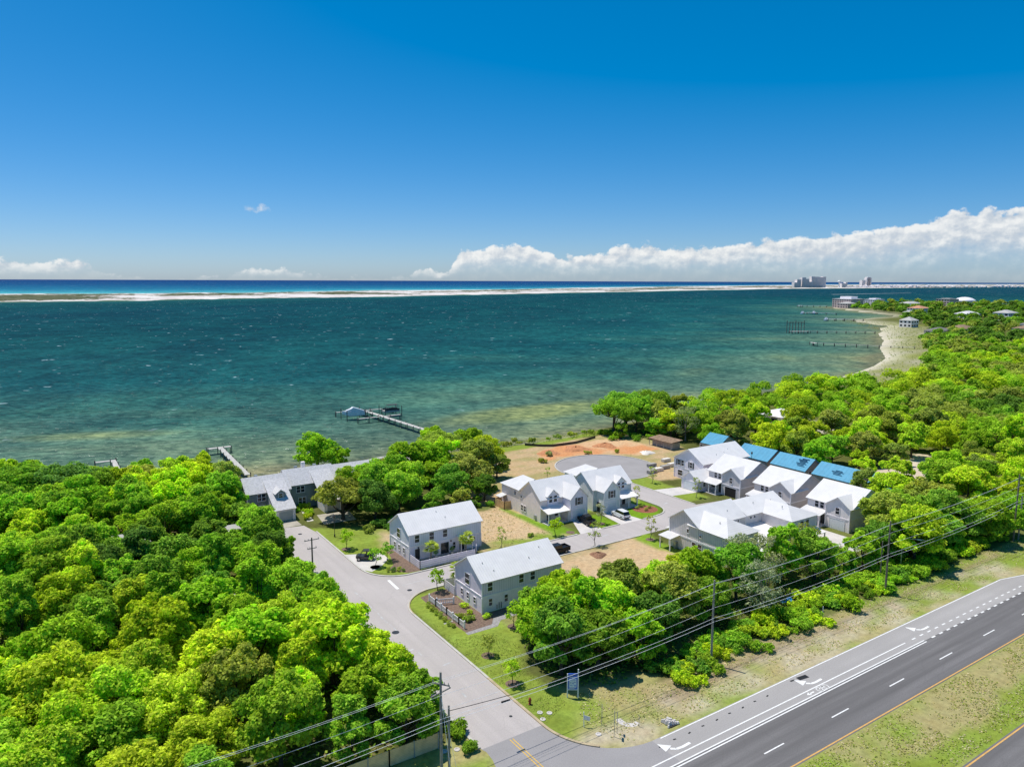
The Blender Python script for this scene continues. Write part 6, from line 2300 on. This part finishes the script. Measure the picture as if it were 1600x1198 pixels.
M('earth_red', (.50, .22, .10), .95, .25, 2)
M('sand_pale', (.72, .66, .58), .95, .12, 2)
M('brush_brown', (.28, .15, .09), .95, .3, 4)
heap(86.7, 101.4, 1.5, .7, 'brush_brown', 'low red brown heap of brush on the bare lot opposite the cream house', seed=2)
heap(152.8, 157.4, 2.2, .8, 'sand_pale', 'pale sand heap at the corner of the red dirt lot', seed=3)
heap(138, 173, 4.0, 1.0, 'earth_red', 'broad red earth heap in the middle of the red dirt lot', seed=4)
heap(128, 173.5, 3.2, .8, 'earth_red', 'smaller red earth heap at the silt fence end of the red dirt lot', seed=5)
heap(148.5, 171.5, 3.4, 1.1, 'earth_red', 'red earth heap nearest the brown roofed shed', seed=6)
for i, (x, y, lab) in enumerate([(137.5, 139.6, 'lumber stack of pale boards nearest the turning circle'), (140.5, 140.2, 'second pale lumber stack out from the turning circle'), (144.0, 141.2, 'middle lumber stack in front of the large white house'), (147.5, 142.0, 'pale lumber stack behind the large white house corner'),
                                 (142.5, 144.8, 'lumber stack set back on the dry ground'), (150, 146.8, 'lumber stack nearest the pale sand heap')]):
    st = MB()
    for j in range(6):
        st.box(x - 1.4 + .05 * (j % 2), y - .6, .12 + j * .14, x + 1.4 - .07 * (j % 3), y + .6, .24 + j * .14)
    for j in (-1, 0, 1):
        st.box(x + j - .06, y - .62, 0, x + j + .06, y + .62, .11)
    tag(st.build('lumber_stack', 'sand_pale' if i % 2 else 'wood_grey', at=(x, y, 0)), lab, 'lumber', 'lumber stacks beside the turning circle')


# ------------------------------------------------------------------ vehicles (nose towards +x in their own frame)
def loft(mb, st):
    """hull through stations (x, half width, z bottom, z top)"""
    for (x0, w0, a0, b0), (x1, w1, a1, b1) in zip(st[:-1], st[1:]):
        mb.hexa([(x0, -w0, a0), (x1, -w1, a1), (x1, w1, a1), (x0, w0, a0), (x0, -w0 * .97, b0), (x1, -w1 * .97, b1), (x1, w1 * .97, b1), (x0, w0 * .97, b0)])
    return mb


def wheels(o, L, hw, r, xs):
    for x in xs:
        for s in (-1, 1):
            y = s * (hw - .1)
            t = MB()
            n = 16
            prof = [(r * .62, -.11), (r, -.11), (r, .11), (r * .62, .11)]
            i0 = 0
            for rr, dy_ in prof:
                for j in range(n):
                    w_ = 2 * math.pi * j / n
                    t.v.append((x + rr * math.cos(w_), y + dy_, r + rr * math.sin(w_)))
            for a_ in range(3):
                for j in range(n):
                    t.f.append((a_ * n + j, a_ * n + (j + 1) % n, a_ * n + n + (j + 1) % n, a_ * n + n + j))
                    t.m.append(0)
            wh = t.build('wheel', 'tyre', o, local=True)
            MB().tube([(x, y - .09, r), (x, y + .09, r)], r * .64, 12).build('rim', 'rim', wh, local=True)


def car(x, y, rz, paint, label, kind='suv', cat='car', group=None):
    o = thing('parked_car' if kind != 'pickup' else 'pickup_truck', label, cat, (x, y, .012), rz, group)
    hw = .95
    if kind == 'pickup':
        L = 5.5
        st = [(-2.75, .93, .5, .98), (-1.05, .96, .42, 1.0), (.2, .96, .40, 1.04), (1.35, .96, .40, 1.08), (2.4, .93, .42, 1.02), (2.75, .80, .46, .86)]
        b = loft(MB(), st)
        b.box(-2.75, -.93, .985, -1.1, -.80, 1.28)
        b.box(-2.75, .80, .985, -1.1, .93, 1.28)
        b.box(-2.74, -.79, .985, -2.64, .79, 1.27)
        b.build('body', paint, o, local=True)
        c = [(-1.05, .80, 1.0, 1.08), (-.85, .72, 1.0, 1.74), (.75, .72, 1.04, 1.74), (1.45, .86, 1.06, 1.12)]
        rf_ = (-.85, .75)
        xs = (-1.75, 1.75)
    elif kind == 'suv':
        L = 4.8
        st = [(-2.4, .86, .45, .98), (-2.2, .94, .38, 1.06), (-1.0, .95, .36, 1.08), (1.0, .95, .36, 1.08), (2.1, .92, .38, 1.0), (2.4, .78, .44, .84)]
        loft(MB(), st).build('body', paint, o, local=True)
        c = [(-2.3, .80, 1.0, 1.1), (-1.95, .72, 1.06, 1.7), (.35, .72, 1.08, 1.72), (1.15, .86, 1.06, 1.12)]
        rf_ = (-1.95, .35)
        xs = (-1.45, 1.45)
    else:
        L = 4.6
        st = [(-2.3, .80, .42, .84), (-2.1, .9, .34, .95), (-1.0, .92, .32, .96), (1.0, .92, .32, .94), (2.0, .88, .34, .82), (2.3, .7, .4, .66)]
        loft(MB(), st).build('body', paint, o, local=True)
        c = [(-1.75, .78, .9, .98), (-1.0, .68, .95, 1.4), (.25, .68, .95, 1.42), (1.1, .82, .92, .97)]
        rf_ = (-1.0, .25)
        xs = (-1.4, 1.4)
    loft(MB(), c).build('windows', 'car_glass', o, local=True)
    zt = max(q_[3] for q_ in c)
    MB().box(rf_[0] - .03, -.71, zt + .003, rf_[1] + .03, .71, zt + .05).build('roof_panel', paint, o, local=True)
    for s in (-1, 1):
        MB().box(L / 2 - .26, s * .62 - .16, .70, L / 2 - .06 + (.03 if kind != 'sedan' else 0), s * .62 + .16, .84).build('headlight', 'lamp_clear', o, local=True)
        MB().box(-L / 2 - .015, s * .70 - .1, .72, -L / 2 + .1, s * .70 + .1, .98).build('tail_light', 'lamp_red', o, local=True)
        MB().box(.75, s * .96 - .09, 1.0, .95, s * .96 + .09, 1.16).build('mirror', paint, o, local=True)
    MB().box(L / 2 - .12, -.75, .40, L / 2 + .03, .75, .58).build('bumper', 'metal_dark', o, local=True)
    MB().box(-L / 2 - .05, -.8, .44, -L / 2 + .08, .8, .60).build('bumper', 'metal_dark', o, local=True)
    wheels(o, L, hw, .37, xs)
    return o


car(80.6, 106.5, R(180), 'car_black', 'black pickup truck parked along the inner street kerb by the white barn house', 'pickup', 'pickup')
car(96.6, 117.0, R(80), 'car_black', 'black pickup truck in the driveway of the cream gabled house', 'pickup', 'pickup')
car(105.4, 116.2, R(86), 'car_white', 'white off-road car with a dark rear in the driveway of the pale blue gabled house', 'suv', 'car')
car(36.9, 150.4, R(100), 'car_white', 'white car half hidden by leaves in front of the grey shore house', 'sedan', 'car')
car(230.5, 159.9, R(40), 'car_charcoal', 'dark car beside the white roofed bungalow in the right wood', 'suv', 'car')
car(229.0, 155.2, R(20), 'car_white', 'white car beside the bungalow in the right wood, nearer the viewer', 'sedan', 'car')
# open buggy
o = thing('buggy', 'black open topped off-road buggy on the driveway beside the barn house mulch bed', 'off-road buggy', (49.3, 123.2, .012), R(150))
loft(MB(), [(-1.6, .7, .45, .95), (-.6, .78, .38, .8), (.7, .78, .38, .85), (1.3, .72, .42, 1.0), (1.7, .6, .5, .85)]).build('body', 'car_charcoal', o, local=True)
cg = MB()
for s in (-1, 1):
    cg.tube([(-1.3, s * .66, .9), (-1.0, s * .62, 1.8), (.4, s * .62, 1.82), (1.0, s * .68, .98)], .05, 6)
    cg.tube([(-.25, s * .64, .8), (-.25, s * .62, 1.8)], .045, 6)
for x_2 in (-1.0, -.25, .4):
    cg.tube([(x_2, -.62, 1.8), (x_2, .62, 1.8)], .045, 6)
cg.build('roll_cage', 'metal_dark', o, local=True)
MB().box(-.9, -.6, 1.84, .3, .6, 1.88).build('roof_panel', 'canvas_dark', o, local=True)
for x_2 in (-.75, .05):
    MB().box(x_2 - .25, -.6, .78, x_2 + .2, .6, .95).box(x_2 - .3, -.6, .955, x_2 - .2, .6, 1.4).build('seat', 'canvas_dark', o, local=True)
wheels(o, 3.4, .85, .36, (-1.1, 1.15))


# ------------------------------------------------------------------ jetties and boats
def jetty(label, runs, z=.9, piles=True, mat='wood_dock', rail=None, group='wooden jetties along the sound', big=1.0):
    """runs = [((x0, y0), (x1, y1), width), ...]"""
    o = thing('jetty', label, 'jetty', (*runs[0][0], 0), group=group)
    for i, (a, b, w_) in enumerate(runs):
        d_ = MB()
        ribbon(d_, [a, b], w_, z - .14 + .012 * i, z + .012 * i)
        d_.build('deck', mat, o)
        L = math.dist(a, b)
        n = max(1, round(L / (4.5 * big)))
        ux, uy = (b[0] - a[0]) / L, (b[1] - a[1]) / L
        for j in range(n + 1):
            for s in (-1, 1):
                x = a[0] + ux * L * j / n - uy * s * (w_ / 2 + .1 * big)
                y = a[1] + uy * L * j / n + ux * s * (w_ / 2 + .1 * big)
                MB().tube([(x, y, -2.2), (x, y, z + random.uniform(.25, .6) * (1 if rail is None else .6))], .13 * big, 6).build('piling', 'wood_pole', o)
    return o


jetty('long narrow jetty with a T shaped end beyond the grey shore house', [((45.4, 193), (46.5, 229.0), 1.5), ((42.9, 229.8), (49.6, 229.8), 1.7)])
jetty('short bare dock with an L shaped white deck by the left wood', [((17.9, 206), (17.9, 228.4), 1.3), ((13.4, 229.0), (18.6, 229.0), 1.4)])
jetty('jetty with cross fingers carrying a covered boat and lifts', [((111.9, 205), (108.0, 262), 1.7), ((99.0, 251.3), (115.8, 251.3), 1.0), ((96.8, 268.4), (119.2, 265.8), 1.0), ((107.5, 262.2), (106.6, 268), 2.2)])
lf = MB()
for x, y in ((97.2, 257.5), (97.2, 263.8), (104.5, 257.2), (104.5, 263.6), (112.5, 257.5), (112.3, 263.0), (119.0, 256.8), (119.0, 262.2)):
    lf.tube([(x, y, -2), (x, y, 3.2)], .16, 6)
tag(lf.build('lift_pilings', 'wood_pole', at=(108, 260, 0), ), 'tall dark lift pilings standing round the boats at the jetty', 'boat lift')
o = thing('motor_boat', 'white motor boat under a pale cover on the lift left of the jetty', 'boat', (100.9, 260.4, .6), R(172))
loft(MB(), [(-4.0, 1.15, .2, 1.35), (-1.5, 1.3, .05, 1.45), (1.5, 1.25, .05, 1.6), (3.2, .75, .35, 1.8), (4.3, .08, .9, 1.95)]).build('hull', 'boat_white', o, local=True)
loft(MB(), [(-3.9, 1.0, 1.36, 1.7), (-1.6, 1.1, 1.46, 2.6), (.3, 1.05, 1.56, 3.2), (1.2, .95, 1.62, 2.6), (2.8, .6, 1.78, 2.1)]).build('cover', 'boat_white', o, local=True)
MB().tube([(-4.2, .2, .1), (-4.2, .2, 1.9)], .2, 8).build('outboard_motor', 'metal_dark', o, local=True)
o = thing('pontoon_boat', 'dark canopied pontoon boat on the lift right of the jetty', 'boat', (115.8, 259.8, .7), R(176))
for s in (-1, 1):
    MB().tube([(-3.2, s * .9, .2), (2.8, s * .9, .2), (3.4, s * .9, .35)], [.3, .3, .08], 10).build('float', 'metal_grey', o, local=True)
MB().box(-3.2, -1.25, .52, 3.1, 1.25, .66).build('deck', 'wood_dock', o, local=True)
MB().box(-3.1, -1.2, .665, 2.9, -1.12, 1.3).box(-3.1, 1.12, .665, 2.9, 1.2, 1.3).build('side_rail', 'canvas_dark', o, local=True)
MB().slab([(-2.6, -1.25, 2.7), (1.4, -1.25, 2.8), (1.4, 1.25, 2.8), (-2.6, 1.25, 2.7)], .08).build('canopy', 'canvas_dark', o, local=True)
p = MB()
for xx in (-2.5, 1.3):
    for yy in (-1.15, 1.15):
        p.box(xx - .04, yy - .04, .67, xx + .04, yy + .04, 2.62)
p.each('canopy_pole', 'metal_grey', o, True)
jetty('far jetty low across the shallows, nearest the curved beach', [((570, 300), (541, 368), 1.6), ((538, 364), (545, 372), 3.2)], 1.2, big=1.8)
jetty('far jetty with a white boat shelter platform under tall dark piles', [((716, 418), (655, 463), 1.8), ((646, 466), (664, 457), 5)], 1.2, big=2.0)
hp = MB()
for i in range(7):
    x, y = 647 + 2.6 * i, 471 - 1.5 * i
    hp.tube([(x, y, -1), (x, y, 10.5 + 1.5 * (i % 3 == 0))], .35, 6)
hp.tube([(647, 471, 10), (663, 462, 10)], .3, 6)
tag(hp.build('boathouse_frame', 'wood_pole', at=(655, 466, 0)), 'row of tall dark piles standing in the far shallows', 'piles')
jetty('long white jetty running out from the pink apartment block', [((1376, 910), (1342, 947), 5), ((1335, 944), (1348, 952), 9)], 2.0, mat='white_plain', big=3)
MB().box(1336, 944, 2.1, 1346, 951, 7)
jetty('far pale jetty with boats beyond the inlet', [((1070, 690), (1060, 735), 3), ((1050, 735), (1075, 728), 4)], 1.6, mat='white_plain', big=3)
jetty('far pale jetty on the inlet, nearest the white beach house', [((930, 560), (905, 585), 3), ((896, 590), (914, 578), 4)], 1.6, mat='white_plain', big=3)
for x, y, lab in ((1052, 738, 'small white boat moored at the far pale jetty, left'), (1072, 731, 'small white boat moored at the far pale jetty, right'), (899, 594, 'white boat at the inlet jetty')):
    o = thing('moored_boat', lab, 'boat', (x, y, -.6), R(20), 'white boats far off at the jetties')
    loft(MB(), [(-6, 1.8, 0, 2.0), (2, 1.9, 0, 2.2), (6.5, .1, .8, 2.8)]).build('hull', 'boat_white', o, local=True)
    MB().box(-3, -1.3, 2.25, 1, 1.3, 4.2).build('cabin', 'white_plain', o, local=True)
wk = MB()
wk.prism([(2780, 1810), (3560, 1905), (3560, 1912), (2780, 1822)], -.99, -.9)
tag(wk.build('boat_wake', 'foam', at=(3170, 1860, 0)), 'thin white wake line across the sound under the island', 'wake', kind='stuff')


# ------------------------------------------------------------------ ground cover nobody could count
def tufts(name, label, poly, n, size, cols, seed, zmax=.22):
    g = np.random.default_rng(seed)
    xs, ys = np.array(poly).T
    P = np.stack([g.uniform(xs.min(), xs.max(), n), g.uniform(ys.min(), ys.max(), n)], 1)
    P = P[in_poly(P[:, 0], P[:, 1], poly)]
    w_ = vnoise(P[:, 0] / 3.3, P[:, 1] / 2.1, seed) * .6 + vnoise(P[:, 0] / .9, P[:, 1] / .9, seed + 1) * .4
    P = P[w_ > .42 + g.uniform(-.12, .12, len(P))]
    m = len(P)
    pos_ = np.concatenate([P, g.uniform(.02, zmax, (m, 1))], 1)
    nr = unit(m, g) * .55 + np.array((0, 0, 1.))
    nr /= np.linalg.norm(nr, axis=1, keepdims=True)
    V = leaf_quads(pos_, nr, size, g, .5)
    me_ = numpy_mesh(name, V, np.arange(len(V)).reshape(-1, 4), 'leaves_far')
    attr_f(me_, 'tone', np.repeat(np.clip(g.normal(.5, .2, m), 0, 1), 4))
    ci = np.array(cols)[g.integers(0, len(cols), m)]
    attr_col(me_, 'leafcol', np.repeat(ci, 4, axis=0))
    o = bpy.data.objects.new(name, me_)
    C.objects.link(o)
    tag(o, label, 'grass', kind='stuff')


DRYC, GRC, STR = (.50, .44, .23), (.30, .40, .07), (.64, .57, .36)
tufts('verge_grass', 'dry tufted grass and weeds of the highway verge', [(52, 56), (170, 55.6), (170, 62.5), (66, 62.6), (54, 67), (51, 62)], 15000, .13, [DRYC, GRC, STR, STR], 51, .1)
tufts('median_grass', 'rough olive grass of the highway median', [(40, 33.9), (180, 33.9), (180, 42.9), (40, 42.9)], 24000, .13, [(.33, .37, .08), STR, (.27, .38, .05), DRYC], 52, .1)
tufts('lot_weeds', 'sparse weeds on the bare building lots', [(72, 113), (87, 113), (87, 136), (72, 135)], 1500, .15, [DRYC, (.3, .3, .1)], 53)
tufts('lawn_grass', 'short mown grass of the corner lawn', [(47.2, 64), (52, 66), (52, 74), (57, 85), (50, 87.4), (47.2, 98)], 9000, .09, [(.26, .36, .06), (.33, .36, .1)], 54, .05)
tufts('thicket_undergrowth', 'leafy undergrowth on the floor of the highway thicket', [(53, 69), (60, 65.5), (80, 65), (132, 66), (140, 79), (104, 81), (96, 88), (62, 88), (55, 80)], 16000, .26, [(.22, .40, .05), (.3, .44, .05), (.26, .26, .11), (.16, .28, .05)], 55, .7)
tufts('wood_undergrowth', 'dim undergrowth on the floor of the left wood', [(-20, 67), (36, 67), (36, 200), (-20, 200)], 22000, .34, [(.22, .40, .05), (.3, .42, .06), (.28, .26, .12)], 56, .9)
tufts('shore_grass', 'rough green grass on the low shore', [(100, 184), (126, 187), (160, 185), (166, 192), (100, 192)], 3500, .24, [(.24, .34, .05), (.32, .33, .1)], 57, .4)
tufts('dune_grass', 'grass and low scrub behind the curved beach', [(345, 195), (390, 198), (430, 216), (500, 248), (560, 285), (640, 328), (760, 378), (930, 500), (890, 560), (730, 415), (560, 312), (400, 236), (350, 222)], 14000, .75, [(.2, .27, .05), (.3, .3, .1), (.12, .2, .04)], 58, .9)
